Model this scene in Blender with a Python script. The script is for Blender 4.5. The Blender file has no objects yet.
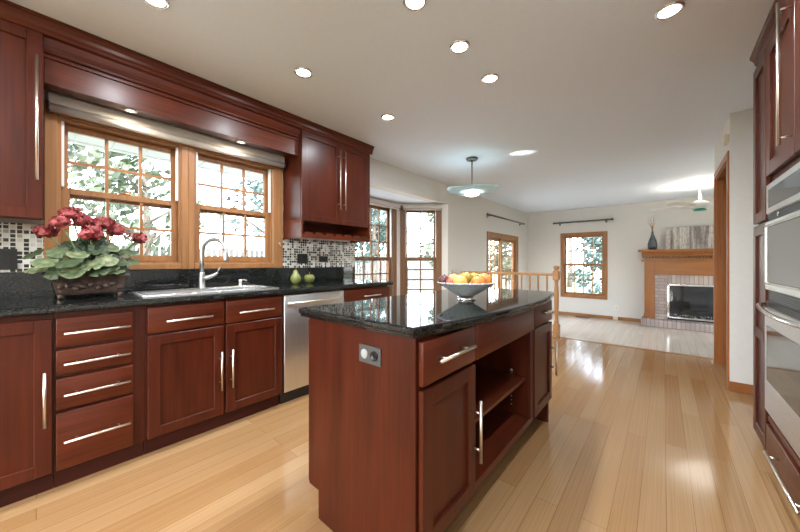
import bpy, bmesh, math, random
from mathutils import Vector, Matrix
C = bpy.context.scene.collection
SC = bpy.context.scene
rnd = random.Random(7)

# ---------------------------------------------------------------- camera, world, sun, exposure
cam_d = bpy.data.cameras.new('camera'); cam = bpy.data.objects.new('camera', cam_d); C.objects.link(cam)
cam.location = (2.84, 0.0, 1.123)
cam.rotation_euler = (math.pi/2, 0, 0.7051)
cam_d.sensor_width = 36; cam_d.lens = 309.6*36/800
cam_d.shift_y = -4.17/800
cam_d.clip_start = 0.02; cam_d.clip_end = 300
SC.camera = cam
SC.view_settings.view_transform = 'Standard'; SC.view_settings.look = 'None'
SC.view_settings.exposure = 0.37; SC.view_settings.gamma = 1.0
SC.view_settings.use_curve_mapping = False
SC.cycles.use_denoising = True
SC.cycles.max_bounces = 10; SC.cycles.diffuse_bounces = 5; SC.cycles.glossy_bounces = 5
SC.cycles.transparent_max_bounces = 16
SC.cycles.sample_clamp_indirect = 6.0
SC.cycles.caustics_reflective = False; SC.cycles.caustics_refractive = False

world = bpy.data.worlds.new('sky'); SC.world = world; world.use_nodes = True
wn = world.node_tree.nodes; wl = world.node_tree.links; wn.clear()
wo = wn.new('ShaderNodeOutputWorld'); wb = wn.new('ShaderNodeBackground')
wt = wn.new('ShaderNodeTexSky'); wt.sky_type = 'NISHITA'; wt.sun_disc = False
wt.sun_elevation = math.radians(42); wt.sun_rotation = math.radians(150); wt.air_density = 1.0; wt.dust_density = 2.0
wm = wn.new('ShaderNodeMixRGB'); wm.inputs[0].default_value = 0.55; wm.inputs[2].default_value = (1, 1, 1, 1)
wmul = wn.new('ShaderNodeMixRGB'); wmul.blend_type = 'MULTIPLY'; wmul.inputs[0].default_value = 1; wmul.inputs[2].default_value = (.25, .25, .25, 1)
wl.new(wt.outputs[0], wmul.inputs[1]); wl.new(wmul.outputs[0], wm.inputs[1]); wl.new(wm.outputs[0], wb.inputs[0])
wb.inputs[1].default_value = 9.5; wl.new(wb.outputs[0], wo.inputs[0])

sun_d = bpy.data.lights.new('sun', 'SUN'); sun = bpy.data.objects.new('sun', sun_d); C.objects.link(sun)
sun_d.energy = 4.0; sun_d.angle = 0.01; sun_d.color = (1, .95, .86)
sun.rotation_euler = (math.radians(42), 0, math.radians(74))

CAN_W = 10.0      # watts of each recessed lamp

# ---------------------------------------------------------------- materials
def mat(name):
    m = bpy.data.materials.new(name); m.use_nodes = True
    nt = m.node_tree; b = nt.nodes['Principled BSDF']
    return m, nt, b
def N(nt, t, **k):
    n = nt.nodes.new(t)
    for a, v in k.items(): setattr(n, a, v)
    return n
def plain(name, col, rough=.5, metal=0, spec=.5):
    m, nt, b = mat(name)
    b.inputs['Base Color'].default_value = (*col, 1); b.inputs['Roughness'].default_value = rough
    b.inputs['Metallic'].default_value = metal; b.inputs['Specular IOR Level'].default_value = spec
    return m
def noisy(name, c1, c2, scale=(8, 8, 8), rough=.5, metal=0, bump=0, detail=4, spec=.5, nscale=1.0):
    m, nt, b = mat(name)
    tc = N(nt, 'ShaderNodeTexCoord'); mp = N(nt, 'ShaderNodeMapping'); nz = N(nt, 'ShaderNodeTexNoise')
    mp.inputs['Scale'].default_value = scale; nz.inputs['Scale'].default_value = nscale; nz.inputs['Detail'].default_value = detail
    mx = N(nt, 'ShaderNodeMixRGB'); mx.inputs[1].default_value = (*c1, 1); mx.inputs[2].default_value = (*c2, 1)
    rp = N(nt, 'ShaderNodeValToRGB'); rp.color_ramp.elements[0].position = .32; rp.color_ramp.elements[1].position = .68
    L = nt.links.new
    L(tc.outputs['Object'], mp.inputs[0]); L(mp.outputs[0], nz.inputs[0]); L(nz.outputs[0], rp.inputs[0]); L(rp.outputs[0], mx.inputs[0])
    L(mx.outputs[0], b.inputs['Base Color'])
    b.inputs['Roughness'].default_value = rough; b.inputs['Metallic'].default_value = metal; b.inputs['Specular IOR Level'].default_value = spec
    if bump:
        bp = N(nt, 'ShaderNodeBump'); bp.inputs['Strength'].default_value = bump; bp.inputs['Distance'].default_value = .003
        L(nz.outputs[0], bp.inputs['Height']); L(bp.outputs[0], b.inputs['Normal'])
    return m
def wood(name, c1, c2, axis, rough=.3, coat=.0, g=1.0, blotch=.5):
    """grain runs along axis"""
    m, nt, b = mat(name); L = nt.links.new
    tc = N(nt, 'ShaderNodeTexCoord'); mp = N(nt, 'ShaderNodeMapping')
    s = [60*g, 60*g, 60*g]; s['xyz'.index(axis)] = 2.2*g; mp.inputs['Scale'].default_value = s
    oi = N(nt, 'ShaderNodeObjectInfo')
    ad = N(nt, 'ShaderNodeVectorMath', operation='ADD')
    sc = N(nt, 'ShaderNodeVectorMath', operation='SCALE'); sc.inputs[0].default_value = (3.1, 5.7, 4.3)
    L(oi.outputs['Random'], sc.inputs['Scale']); L(tc.outputs['Object'], ad.inputs[0]); L(sc.outputs[0], ad.inputs[1])
    n1 = N(nt, 'ShaderNodeTexNoise'); n1.inputs['Scale'].default_value = 1; n1.inputs['Detail'].default_value = 5; n1.inputs['Distortion'].default_value = .6
    L(ad.outputs[0], mp.inputs[0]); L(mp.outputs[0], n1.inputs[0])
    mp2 = N(nt, 'ShaderNodeMapping'); s2 = [9, 9, 9]; s2['xyz'.index(axis)] = 2; mp2.inputs['Scale'].default_value = s2
    n2 = N(nt, 'ShaderNodeTexNoise'); n2.inputs['Scale'].default_value = 1; n2.inputs['Detail'].default_value = 3
    L(ad.outputs[0], mp2.inputs[0]); L(mp2.outputs[0], n2.inputs[0])
    mm = N(nt, 'ShaderNodeMath', operation='MULTIPLY_ADD'); mm.inputs[1].default_value = blotch
    m2 = N(nt, 'ShaderNodeMath', operation='MULTIPLY'); m2.inputs[1].default_value = 1-blotch
    L(n1.outputs[0], m2.inputs[0]); L(n2.outputs[0], mm.inputs[0]); L(m2.outputs[0], mm.inputs[2])
    rp = N(nt, 'ShaderNodeValToRGB'); e = rp.color_ramp.elements
    e[0].position = .30; e[1].position = .70; e[0].color = (*c1, 1); e[1].color = (*c2, 1)
    L(mm.outputs[0], rp.inputs[0]); L(rp.outputs[0], b.inputs['Base Color'])
    b.inputs['Roughness'].default_value = rough; b.inputs['Specular IOR Level'].default_value = .24; b.inputs['Coat Weight'].default_value = coat; b.inputs['Coat Roughness'].default_value = .25
    return m
CH1, CH2 = (.036, .0060, .0026), (.086, .0158, .0058)
M = {}
M['cherry'] = wood('cherry_upright', CH1, CH2, 'z', .33, .08)
M['cherry_h'] = wood('cherry_level', (.046, .0080, .0032), (.122, .0245, .0090), 'y', .33, .08)
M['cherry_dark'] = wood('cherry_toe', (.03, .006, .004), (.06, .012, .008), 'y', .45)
OK1, OK2 = (.25, .110, .042), (.40, .195, .082)
M['oak'] = wood('oak_upright', OK1, OK2, 'z', .35, .1)
M['oak_dim'] = wood('oak_backlit', (.17, .085, .042), (.28, .15, .08), 'z', .4, .05)  # same oak darkened, backlit shade put into the colour of the bay frames
M['oak_y'] = wood('oak_level', OK1, OK2, 'y', .35, .1)
M['oak_x'] = wood('oak_across', OK1, OK2, 'x', .35, .1)
M['oak_red'] = wood('oak_red', (.24, .075, .018), (.40, .15, .045), 'z', .35, .1)
M['oak_red_x'] = wood('oak_red_across', (.20, .070, .020), (.34, .13, .042), 'x', .35, .1)
M['rail_oak'] = wood('oak_rail', (.40, .20, .085), (.58, .31, .14), 'z', .35, .1)
M['wall'] = noisy('wall_paint', (.70, .68, .645), (.725, .705, .67), (30, 30, 30), .75, bump=.03)
M['ceil'] = noisy('ceiling_paint', (.76, .84, .94), (.78, .86, .96), (40, 40, 40), .8, bump=.02)
M['white'] = plain('white_paint', (.78, .77, .75), .4)
M['shade'] = plain('shade_fabric', (.62, .59, .55), .5)
M['cream'] = plain('cream_plastic', (.70, .63, .48), .4)
M['black'] = plain('black_plastic', (.012, .012, .013), .3)
M['dark'] = plain('dark_recess', (.02, .016, .014), .7)
M['steel'] = noisy('brushed_steel', (.66, .66, .66), (.76, .76, .76), (3, 90, 90), .36, metal=1, detail=3)
M['steel_v'] = noisy('brushed_steel_upright', (.68, .67, .65), (.75, .74, .72), (160, 160, 3), .36, metal=1, detail=3)
M['faucet_metal'] = plain('faucet_metal', (.46, .46, .45), .32, 1)
M['nickel'] = plain('satin_nickel', (.78, .72, .64), .28, 1)
M['chrome'] = plain('polished_metal', (.80, .80, .80), .12, 1)
M['bronze'] = plain('dark_rod_metal', (.15, .135, .125), .4, .7)
M['mirror_glass'] = plain('oven_glass', (.26, .28, .28), .04, .85)
M['oven_black'] = plain('oven_black_glass', (.06, .065, .065), .05, .6)
M['grey_plate'] = plain('grey_plate', (.075, .075, .075), .5)
M['slat'] = plain('vent_slat_grey', (.10, .10, .10), .5)
M['disc_grey'] = plain('socket_grey', (.36, .37, .37), .6)

def granite():
    m, nt, b = mat('black_granite'); L = nt.links.new
    tc = N(nt, 'ShaderNodeTexCoord'); v = N(nt, 'ShaderNodeTexVoronoi'); v.inputs['Scale'].default_value = 420
    n = N(nt, 'ShaderNodeTexNoise'); n.inputs['Scale'].default_value = 90; n.inputs['Detail'].default_value = 3
    r = N(nt, 'ShaderNodeValToRGB'); e = r.color_ramp.elements
    e[0].position = .60; e[0].color = (.0025, .0034, .0036, 1); e[1].position = .86; e[1].color = (.07, .075, .07, 1)
    mu = N(nt, 'ShaderNodeMath', operation='MULTIPLY_ADD'); mu.inputs[1].default_value = .55
    sp = N(nt, 'ShaderNodeSeparateColor'); L(tc.outputs['Object'], v.inputs[0]); L(tc.outputs['Object'], n.inputs[0]); L(v.outputs['Color'], sp.inputs[0])
    hm = N(nt, 'ShaderNodeMath', operation='MULTIPLY'); hm.inputs[1].default_value = .5; L(n.outputs[0], hm.inputs[0])
    L(sp.outputs[0], mu.inputs[0]); L(hm.outputs[0], mu.inputs[2]); L(mu.outputs[0], r.inputs[0]); L(r.outputs[0], b.inputs['Base Color'])
    b.inputs['Roughness'].default_value = .04; b.inputs['Specular IOR Level'].default_value = .5
    return m
M['granite'] = granite()

def bamboo(name, c1, c2, rough):
    m, nt, b = mat(name); L = nt.links.new
    tc = N(nt, 'ShaderNodeTexCoord'); s = N(nt, 'ShaderNodeSeparateXYZ'); c = N(nt, 'ShaderNodeCombineXYZ')
    L(tc.outputs['Object'], s.inputs[0]); L(s.outputs[1], c.inputs[0]); L(s.outputs[0], c.inputs[1])
    br = N(nt, 'ShaderNodeTexBrick'); br.offset = .37; br.offset_frequency = 2; br.squash = 1
    br.inputs['Scale'].default_value = 1; br.inputs['Brick Width'].default_value = 1.55; br.inputs['Row Height'].default_value = .095
    br.inputs['Mortar Size'].default_value = .0009; br.inputs['Mortar Smooth'].default_value = .1; br.inputs['Bias'].default_value = 0
    br.inputs['Color1'].default_value = (*c1, 1); br.inputs['Color2'].default_value = (*c2, 1)
    br.inputs['Mortar'].default_value = (c1[0]*.55, c1[1]*.48, c1[2]*.42, 1)
    L(c.outputs[0], br.inputs[0])
    mp = N(nt, 'ShaderNodeMapping'); mp.inputs['Scale'].default_value = (1.2, 150, 1); L(c.outputs[0], mp.inputs[0])
    n = N(nt, 'ShaderNodeTexNoise'); n.inputs['Scale'].default_value = 1; n.inputs['Detail'].default_value = 3; L(mp.outputs[0], n.inputs[0])
    r = N(nt, 'ShaderNodeValToRGB'); e = r.color_ramp.elements
    e[0].position = .3; e[0].color = (.80, .77, .72, 1); e[1].position = .7; e[1].color = (1.08, 1.06, 1.04, 1)
    L(n.outputs[0], r.inputs[0])
    mx = N(nt, 'ShaderNodeMixRGB', blend_type='MULTIPLY'); mx.inputs[0].default_value = .8
    L(br.outputs[0], mx.inputs[1]); L(r.outputs[0], mx.inputs[2]); L(mx.outputs[0], b.inputs['Base Color'])
    b.inputs['Roughness'].default_value = rough
    bp = N(nt, 'ShaderNodeBump'); bp.inputs['Strength'].default_value = .25; bp.inputs['Distance'].default_value = .001; bp.invert = True
    L(br.outputs['Fac'], bp.inputs['Height']); L(bp.outputs[0], b.inputs['Normal'])
    return m
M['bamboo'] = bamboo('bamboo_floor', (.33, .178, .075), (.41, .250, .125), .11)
M['bamboo_daylit'] = bamboo('daylit_floor', (.66, .58, .49), (.73, .65, .56), .13)  # planks whitened so the colour itself holds the window light

def mosaic():
    m, nt, b = mat('mosaic_tile'); L = nt.links.new
    tc = N(nt, 'ShaderNodeTexCoord'); dv = N(nt, 'ShaderNodeVectorMath', operation='DIVIDE'); dv.inputs[1].default_value = (1, .0247, .0247)
    L(tc.outputs['Object'], dv.inputs[0])
    s = N(nt, 'ShaderNodeSeparateXYZ'); L(dv.outputs[0], s.inputs[0])
    c = N(nt, 'ShaderNodeCombineXYZ'); ws = []
    for i, k in ((1, 0), (2, 1)):
        f = N(nt, 'ShaderNodeMath', operation='FLOOR'); L(s.outputs[i], f.inputs[0]); L(f.outputs[0], c.inputs[k])
        fr = N(nt, 'ShaderNodeMath', operation='FRACT'); L(s.outputs[i], fr.inputs[0])
        pp = N(nt, 'ShaderNodeMath', operation='PINGPONG'); pp.inputs[1].default_value = .5; L(fr.outputs[0], pp.inputs[0])
        g = N(nt, 'ShaderNodeMath', operation='GREATER_THAN'); g.inputs[1].default_value = .11; L(pp.outputs[0], g.inputs[0]); ws.append(g)
    w = N(nt, 'ShaderNodeTexWhiteNoise', noise_dimensions='2D'); L(c.outputs[0], w.inputs['Vector'])
    r = N(nt, 'ShaderNodeValToRGB'); r.color_ramp.interpolation = 'CONSTANT'; e = r.color_ramp.elements
    e[0].position = 0; e[0].color = (.008, .007, .007, 1); e[1].position = .36; e[1].color = (.035, .018, .012, 1)
    for p, col in ((.52, (.50, .47, .42)), (.74, (.30, .29, .27)), (.88, (.60, .58, .54))):
        x = e.new(p); x.color = (*col, 1)
    L(w.outputs['Value'], r.inputs[0])
    mu = N(nt, 'ShaderNodeMath', operation='MULTIPLY'); L(ws[0].outputs[0], mu.inputs[0]); L(ws[1].outputs[0], mu.inputs[1])
    mx = N(nt, 'ShaderNodeMixRGB'); mx.inputs[1].default_value = (.62, .60, .55, 1); L(mu.outputs[0], mx.inputs[0]); L(r.outputs[0], mx.inputs[2])
    L(mx.outputs[0], b.inputs['Base Color']); b.inputs['Roughness'].default_value = .2
    return m
M['mosaic'] = mosaic()

def bricks(name, vertical):
    m, nt, b = mat(name); L = nt.links.new
    tc = N(nt, 'ShaderNodeTexCoord'); s = N(nt, 'ShaderNodeSeparateXYZ'); c = N(nt, 'ShaderNodeCombineXYZ')
    L(tc.outputs['Object'], s.inputs[0])
    ad = N(nt, 'ShaderNodeMath', operation='ADD'); L(s.outputs[2], ad.inputs[0]); L(s.outputs[1], ad.inputs[1])
    if vertical: L(ad.outputs[0], c.inputs[0]); L(s.outputs[0], c.inputs[1])
    else: L(s.outputs[0], c.inputs[0]); L(ad.outputs[0], c.inputs[1])
    br = N(nt, 'ShaderNodeTexBrick'); br.offset = 0 if vertical else .5
    br.inputs['Scale'].default_value = 1; br.inputs['Brick Width'].default_value = .19; br.inputs['Row Height'].default_value = .066
    br.inputs['Mortar Size'].default_value = .006; br.inputs['Color1'].default_value = (.50, .42, .39, 1); br.inputs['Color2'].default_value = (.36, .29, .27, 1)
    br.inputs['Mortar'].default_value = (.24, .21, .20, 1)
    L(c.outputs[0], br.inputs[0]); L(br.outputs[0], b.inputs['Base Color']); b.inputs['Roughness'].default_value = .8
    bp = N(nt, 'ShaderNodeBump'); bp.inputs['Strength'].default_value = .5; bp.inputs['Distance'].default_value = .004; bp.invert = True
    L(br.outputs['Fac'], bp.inputs['Height']); L(bp.outputs[0], b.inputs['Normal'])
    return m
M['brick_v'] = bricks('brick_soldier', True); M['brick_h'] = bricks('brick_course', False)

def pane(name, tint=(1, 1, 1), mirror=1.0):
    m = bpy.data.materials.new(name); m.use_nodes = True; nt = m.node_tree; nt.nodes.clear(); L = nt.links.new
    o = N(nt, 'ShaderNodeOutputMaterial'); t = N(nt, 'ShaderNodeBsdfTransparent'); t.inputs[0].default_value = (*tint, 1)
    g = N(nt, 'ShaderNodeBsdfGlossy'); g.inputs['Roughness'].default_value = .02
    f = N(nt, 'ShaderNodeLayerWeight'); f.inputs[0].default_value = .5
    pw = N(nt, 'ShaderNodeMath', operation='POWER'); pw.inputs[1].default_value = 5; L(f.outputs['Facing'], pw.inputs[0])
    mu = N(nt, 'ShaderNodeMath', operation='MULTIPLY_ADD'); mu.inputs[1].default_value = .9; mu.inputs[2].default_value = .035*mirror; L(pw.outputs[0], mu.inputs[0])
    mx = N(nt, 'ShaderNodeMixShader'); L(mu.outputs[0], mx.inputs[0]); L(t.outputs[0], mx.inputs[1]); L(g.outputs[0], mx.inputs[2]); L(mx.outputs[0], o.inputs[0])
    return m
M['pane'] = pane('window_pane', (.97, .98, .98))
def aqua():
    m = pane('aqua_glass', (.72, .88, .90), 1.6); nt = m.node_tree; L = nt.links.new
    o = nt.nodes['Material Output']; src = o.inputs[0].links[0].from_socket
    tr = N(nt, 'ShaderNodeBsdfTranslucent'); tr.inputs[0].default_value = (.80, .93, .95, 1)
    df = N(nt, 'ShaderNodeBsdfDiffuse'); df.inputs[0].default_value = (.74, .88, .90, 1)
    a = N(nt, 'ShaderNodeMixShader'); L(tr.outputs[0], a.inputs[1]); L(df.outputs[0], a.inputs[2])
    b = N(nt, 'ShaderNodeMixShader'); b.inputs[0].default_value = .62; L(src, b.inputs[1]); L(a.outputs[0], b.inputs[2]); L(b.outputs[0], o.inputs[0])
    return m
M['aqua'] = aqua()
M['fire_glass'] = pane('firebox_glass', (.75, .78, .82), 1.6)
def glow(name, col, s):
    m, nt, b = mat(name)
    b.inputs['Base Color'].default_value = (.8, .8, .8, 1); b.inputs['Emission Color'].default_value = (*col, 1); b.inputs['Emission Strength'].default_value = s
    return m
M['lamp'] = glow('lamp_lens', (1, .97, .92), 6)
M['lamp_soft'] = glow('lamp_bulb', (1, .98, .95), 5)

# ---------------------------------------------------------------- mesh helpers
class MB:
    def __init__(s, xf=None): s.bm = bmesh.new(); s.xf = xf
    def _add(s, t, smooth=False):
        if s.xf is not None: bmesh.ops.transform(t, matrix=s.xf, verts=t.verts)
        for f in t.faces: f.smooth = smooth
        me = bpy.data.meshes.new('t'); t.to_mesh(me); t.free(); s.bm.from_mesh(me); bpy.data.meshes.remove(me)
        return s
    def box(s, x0, x1, y0, y1, z0, z1, bev=0, seg=1, rot=None):
        t = bmesh.new(); bmesh.ops.create_cube(t, size=1)
        bmesh.ops.scale(t, vec=(abs(x1-x0), abs(y1-y0), abs(z1-z0)), verts=t.verts)
        if bev: bmesh.ops.bevel(t, geom=t.edges[:], offset=bev, segments=seg, profile=.5, affect='EDGES')
        if rot is not None: bmesh.ops.transform(t, matrix=rot, verts=t.verts)
        bmesh.ops.translate(t, vec=((x0+x1)/2, (y0+y1)/2, (z0+z1)/2), verts=t.verts)
        return s._add(t, seg > 1)
    def tube(s, pts, r, seg=12, caps=True, sq=None):
        pts = [Vector(p) for p in pts]; rs = r if isinstance(r, (list, tuple)) else [r]*len(pts)
        t = bmesh.new(); rings = []; up = None
        for i, p in enumerate(pts):
            d = (pts[min(i+1, len(pts)-1)]-pts[max(i-1, 0)]).normalized()
            if up is None: up = Vector((0, 0, 1)) if abs(d.z) < .9 else Vector((1, 0, 0))
            a = d.cross(up).normalized(); b = a.cross(d).normalized(); up = b
            rings.append([t.verts.new(p+(a*math.cos(2*math.pi*k/seg)+b*math.sin(2*math.pi*k/seg))*rs[i]) for k in range(seg)])
        for A, B in zip(rings, rings[1:]):
            for k in range(seg): t.faces.new((A[k], A[(k+1) % seg], B[(k+1) % seg], B[k]))
        if caps: t.faces.new(rings[0][::-1]); t.faces.new(rings[-1])
        bmesh.ops.recalc_face_normals(t, faces=t.faces)
        s._add(t, True); return s
    def lathe(s, prof, c=(0, 0, 0), seg=32, axis='z', warp=None):
        """prof: (radius, height) list"""
        t = bmesh.new(); rings = []
        for r, h in prof:
            ring = []
            for k in range(seg):
                a = 2*math.pi*k/seg; rr = max(r, 1e-5)
                x, y, z = rr*math.cos(a), rr*math.sin(a), h
                if warp: x, y, z = warp(x, y, z, a, r)
                if axis == 'x': x, y, z = z, x, y
                elif axis == 'y': x, y, z = x, z, y
                ring.append(t.verts.new((x+c[0], y+c[1], z+c[2])))
            rings.append(ring)
        for A, B in zip(rings, rings[1:]):
            for k in range(seg): t.faces.new((A[k], A[(k+1) % seg], B[(k+1) % seg], B[k]))
        bmesh.ops.remove_doubles(t, verts=t.verts, dist=2e-5)
        bmesh.ops.recalc_face_normals(t, faces=t.faces)
        return s._add(t, True)
    def ball(s, c, r, sc=(1, 1, 1), seg=20, rot=None, fn=None):
        t = bmesh.new(); bmesh.ops.create_uvsphere(t, u_segments=seg, v_segments=max(6, seg*2//3), radius=r)
        if fn:
            for v in t.verts: v.co = Vector(fn(v.co/r))*r
        bmesh.ops.scale(t, vec=sc, verts=t.verts)
        if rot is not None: bmesh.ops.transform(t, matrix=rot, verts=t.verts)
        bmesh.ops.translate(t, vec=c, verts=t.verts)
        return s._add(t, True)
    def prism(s, poly, z0, z1, bev=0, seg=3, axes='xyz', smooth=False):
        t = bmesh.new(); lo = [t.verts.new((p[0], p[1], z0)) for p in poly]; hi = [t.verts.new((p[0], p[1], z1)) for p in poly]
        t.faces.new(lo[::-1]); t.faces.new(hi); n = len(poly)
        for k in range(n): t.faces.new((lo[k], lo[(k+1) % n], hi[(k+1) % n], hi[k]))
        bmesh.ops.recalc_face_normals(t, faces=t.faces)
        if bev:
            ed = [e for e in t.edges if abs(e.verts[0].co.z-e.verts[1].co.z) < 1e-6]
            bmesh.ops.bevel(t, geom=ed, offset=bev, segments=seg, profile=.5, affect='EDGES')
        for v in t.verts:
            q = dict(zip(axes, v.co)); v.co = (q['x'], q['y'], q['z'])
        bmesh.ops.recalc_face_normals(t, faces=t.faces)
        return s._add(t, smooth)
    def holes(s, a0, a1, b0, b1, c0, c1, hs):
        """slab in the x-z plane (x a0..a1, z c0..c1, y b0..b1) with rectangular holes (x0,x1,z0,z1)"""
        xs = sorted({a0, a1, *[v for h in hs for v in h[:2]]}); zs = sorted({c0, c1, *[v for h in hs for v in h[2:]]})
        xs = [v for v in xs if a0 <= v <= a1]; zs = [v for v in zs if c0 <= v <= c1]
        for x, X in zip(xs, xs[1:]):
            run = None
            for z, Z in zip(zs, zs[1:]):
                if any(h[0] <= (x+X)/2 <= h[1] and h[2] <= (z+Z)/2 <= h[3] for h in hs):
                    if run: s.box(x, X, b0, b1, *run); run = None
                else: run = (run[0], Z) if run else (z, Z)
            if run: s.box(x, X, b0, b1, *run)
        return s

def root_loc(o):
    while o.parent: o = o.parent
    return o.location
def put(name, mb, m, parent=None, loc=(0, 0, 0)):
    me = bpy.data.meshes.new(name)
    off = root_loc(parent) if parent is not None else Vector(loc)
    bmesh.ops.translate(mb.bm, vec=-Vector(off), verts=mb.bm.verts)
    mb.bm.to_mesh(me); mb.bm.free()
    for q in (m if isinstance(m, (list, tuple)) else [m]): me.materials.append(q)
    o = bpy.data.objects.new(name, me); C.objects.link(o)
    if parent is not None: o.parent = parent
    else: o.location = loc
    return o
def tag(o, label, cat, group=None):
    o['label'] = label; o['category'] = cat
    if group: o['group'] = group
    return o
def thing(name, label, cat, loc, group=None):
    o = bpy.data.objects.new(name, None); C.objects.link(o); o.location = loc; o.empty_display_size = .1
    return tag(o, label, cat, group)
def struct(name, mb, m, label=None, cat=None):
    o = put(name, mb, m); o['kind'] = 'structure'; tag(o, label or name.replace('_', ' '), cat or name.split('_')[0]); return o
def sroot(name, label, cat, loc=(0, 0, 0)):
    o = thing(name, label, cat, loc); o['kind'] = 'structure'; return o
def copy_tree(o, parent=None):
    c = o.copy(); C.objects.link(c); c.parent = parent
    for ch in list(o.children): copy_tree(ch, c)
    return c
def frame_xf(p, e):
    """local x along e (2d unit), y outward (e turned +90), z up"""
    e = Vector((e[0], e[1], 0)).normalized(); n = Vector((-e.y, e.x, 0))
    return Matrix(((e.x, n.x, 0, p[0]), (e.y, n.y, 0, p[1]), (0, 0, 1, 0), (0, 0, 0, 1)))

# ---------------------------------------------------------------- shell
H = 2.42; XN = .06; YF = 8.57; ZF = -.20; YS = 5.06
BAY = [(-.02, 2.50), (-.55, 2.90), (-.55, 3.955), (XN, 4.52)]
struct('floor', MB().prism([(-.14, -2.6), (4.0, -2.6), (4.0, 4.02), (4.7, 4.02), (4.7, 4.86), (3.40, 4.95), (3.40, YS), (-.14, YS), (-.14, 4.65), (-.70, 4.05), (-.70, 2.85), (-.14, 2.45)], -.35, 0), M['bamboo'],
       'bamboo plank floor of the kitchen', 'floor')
f = struct('floor', MB().box(-.14, 5.95, YS, YF+.15, -.40, ZF), M['bamboo_daylit'], 'plank floor of the sunken family room, whitened by painted window light', 'floor'); f.name = 'floor_family'
struct('ceiling', MB().box(-.15, 5.95, -2.75, YF+.15, H, H+.12), M['ceil'], 'flat painted ceiling over kitchen and family room', 'ceiling')
XL = frame_xf((0, 0), (0, 1)); XLN = frame_xf((XN, 0), (0, 1)); XF = frame_xf((0, YF), (1, 0))
WK = [(.085, .725, 1.11, 2.02), (.812, 1.462, 1.11, 2.02)]
struct('wall_left', MB(XL).holes(-2.6, 2.50, 0, .14, 0, H, WK), M['wall'])
mb = MB(XLN); mb.box(2.50, 4.52, 0, .14, 2.10, H); mb.holes(4.52, YF, 0, .14, -.4, H, [(6.10, 7.74, -.4, 1.69)])
struct('wall_left_nook', mb, M['wall'], 'painted left wall from the bay to the far corner', 'wall')
BW = []
def bay(i, j): 
    p, q = Vector(BAY[i]), Vector(BAY[j]); return frame_xf(p, (q-p).normalized()), (q-p).length
XB0, L0 = bay(0, 1); XB1, L1 = bay(1, 2); XB2, L2 = bay(2, 3)
BZ0, BZ1 = .42, 2.015
CW = (.064, .895); RW = (.095, L2-.185); LW = (.10, L0-.10)
struct('wall_bay', MB(XB1).holes(-.02, L1+.02, 0, .12, -.35, 2.14, [(*CW, BZ0, BZ1)]), M['white'], 'middle wall of the bay nook', 'wall')
struct('wall_bay_right', MB(XB2).holes(0, L2+.0, 0, .12, -.35, 2.14, [(*RW, BZ0, BZ1)]), M['white'], 'angled right wall of the bay nook', 'wall')
struct('wall_bay_left', MB(XB0).holes(0, L0, 0, .12, -.35, 2.14, [(*LW, BZ0, BZ1)]), M['white'], 'angled left wall of the bay nook', 'wall')
struct('ceiling_bay', MB().prism([(-.08, 2.40), (-.70, 2.82), (-.70, 4.08), (-.08, 4.66)], 2.10, 2.20), M['ceil'], 'low ceiling of the bay nook', 'ceiling')
FW = (.93, 1.79, .31, 1.775)
struct('wall_far', MB(XF).holes(XN-.14, 5.95, 0, .15, -.4, H, [FW]), M['wall'])
XBK = frame_xf((3.92, -2.6), (-1, 0)); BKN = (.7, 3.2, .25, 2.05)
struct('wall_back', MB(XBK).holes(-.14, 4.06, 0, .15, -.3, H, [BKN]), M['wall'])
struct('wall_right', MB().box(3.92, 4.06, -2.6, 4.0, -.3, H), M['wall'])
mb = MB(); mb.box(3.28, 3.92, 3.92, 4.0, 0, H); mb.box(3.28, 3.40, 3.999, 4.87, 2.04, H); mb.box(3.28, 3.40, 4.87, 4.97, 0, H)
struct('wall_partition', mb, M['wall'], 'partition wall with the cased opening on the right', 'wall')
mb = MB(); mb.box(3.40, 5.95, 4.87, 4.97, -.4, H); mb.box(4.6, 4.7, 3.98, 4.87, 0, H); mb.box(3.92, 4.6, 3.92, 4.0, 0, H)
struct('wall_hall', mb, M['wall'], 'walls of the hall beyond the cased opening', 'wall')
XR = frame_xf((5.8, YF), (0, -1))
RWN = (1.0, 2.9, .3, 1.8)
struct('wall_right_family', MB(XR).holes(0, 3.6, 0, .15, -.4, H, [RWN]), M['wall'], 'right wall of the family room', 'wall')

# ---------------------------------------------------------------- windows
def sash(root, name, xf, x0, x1, z0, z1, y, st, rb, rt, cols, rows, woods, mw=.018):
    mb = MB(xf); d = .032
    mb.box(x0, x0+st, y, y+d, z0, z1, .003); mb.box(x1-st, x1, y, y+d, z0, z1, .003)
    mb.box(x0+st-.001, x1-st+.001, y, y+d, z0, z0+rb, .003); mb.box(x0+st-.001, x1-st+.001, y, y+d, z1-rt, z1, .003)
    o = put(name, mb, woods, root)
    g = MB(xf); gx0, gx1, gz0, gz1 = x0+st, x1-st, z0+rb, z1-rt
    for k in range(1, cols): cx = gx0+(gx1-gx0)*k/cols; g.box(cx-mw/2, cx+mw/2, y+.006, y+.026, gz0, gz1)
    for k in range(1, rows): cz = gz0+(gz1-gz0)*k/rows; g.box(gx0, gx1, y+.007, y+.025, cz-mw/2, cz+mw/2)
    put('muntins', g, woods, o)
    put('pane', MB(xf).box(gx0-.004, gx1+.004, y+.014, y+.018, gz0-.004, gz1+.004), M['pane'], o)
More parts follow.
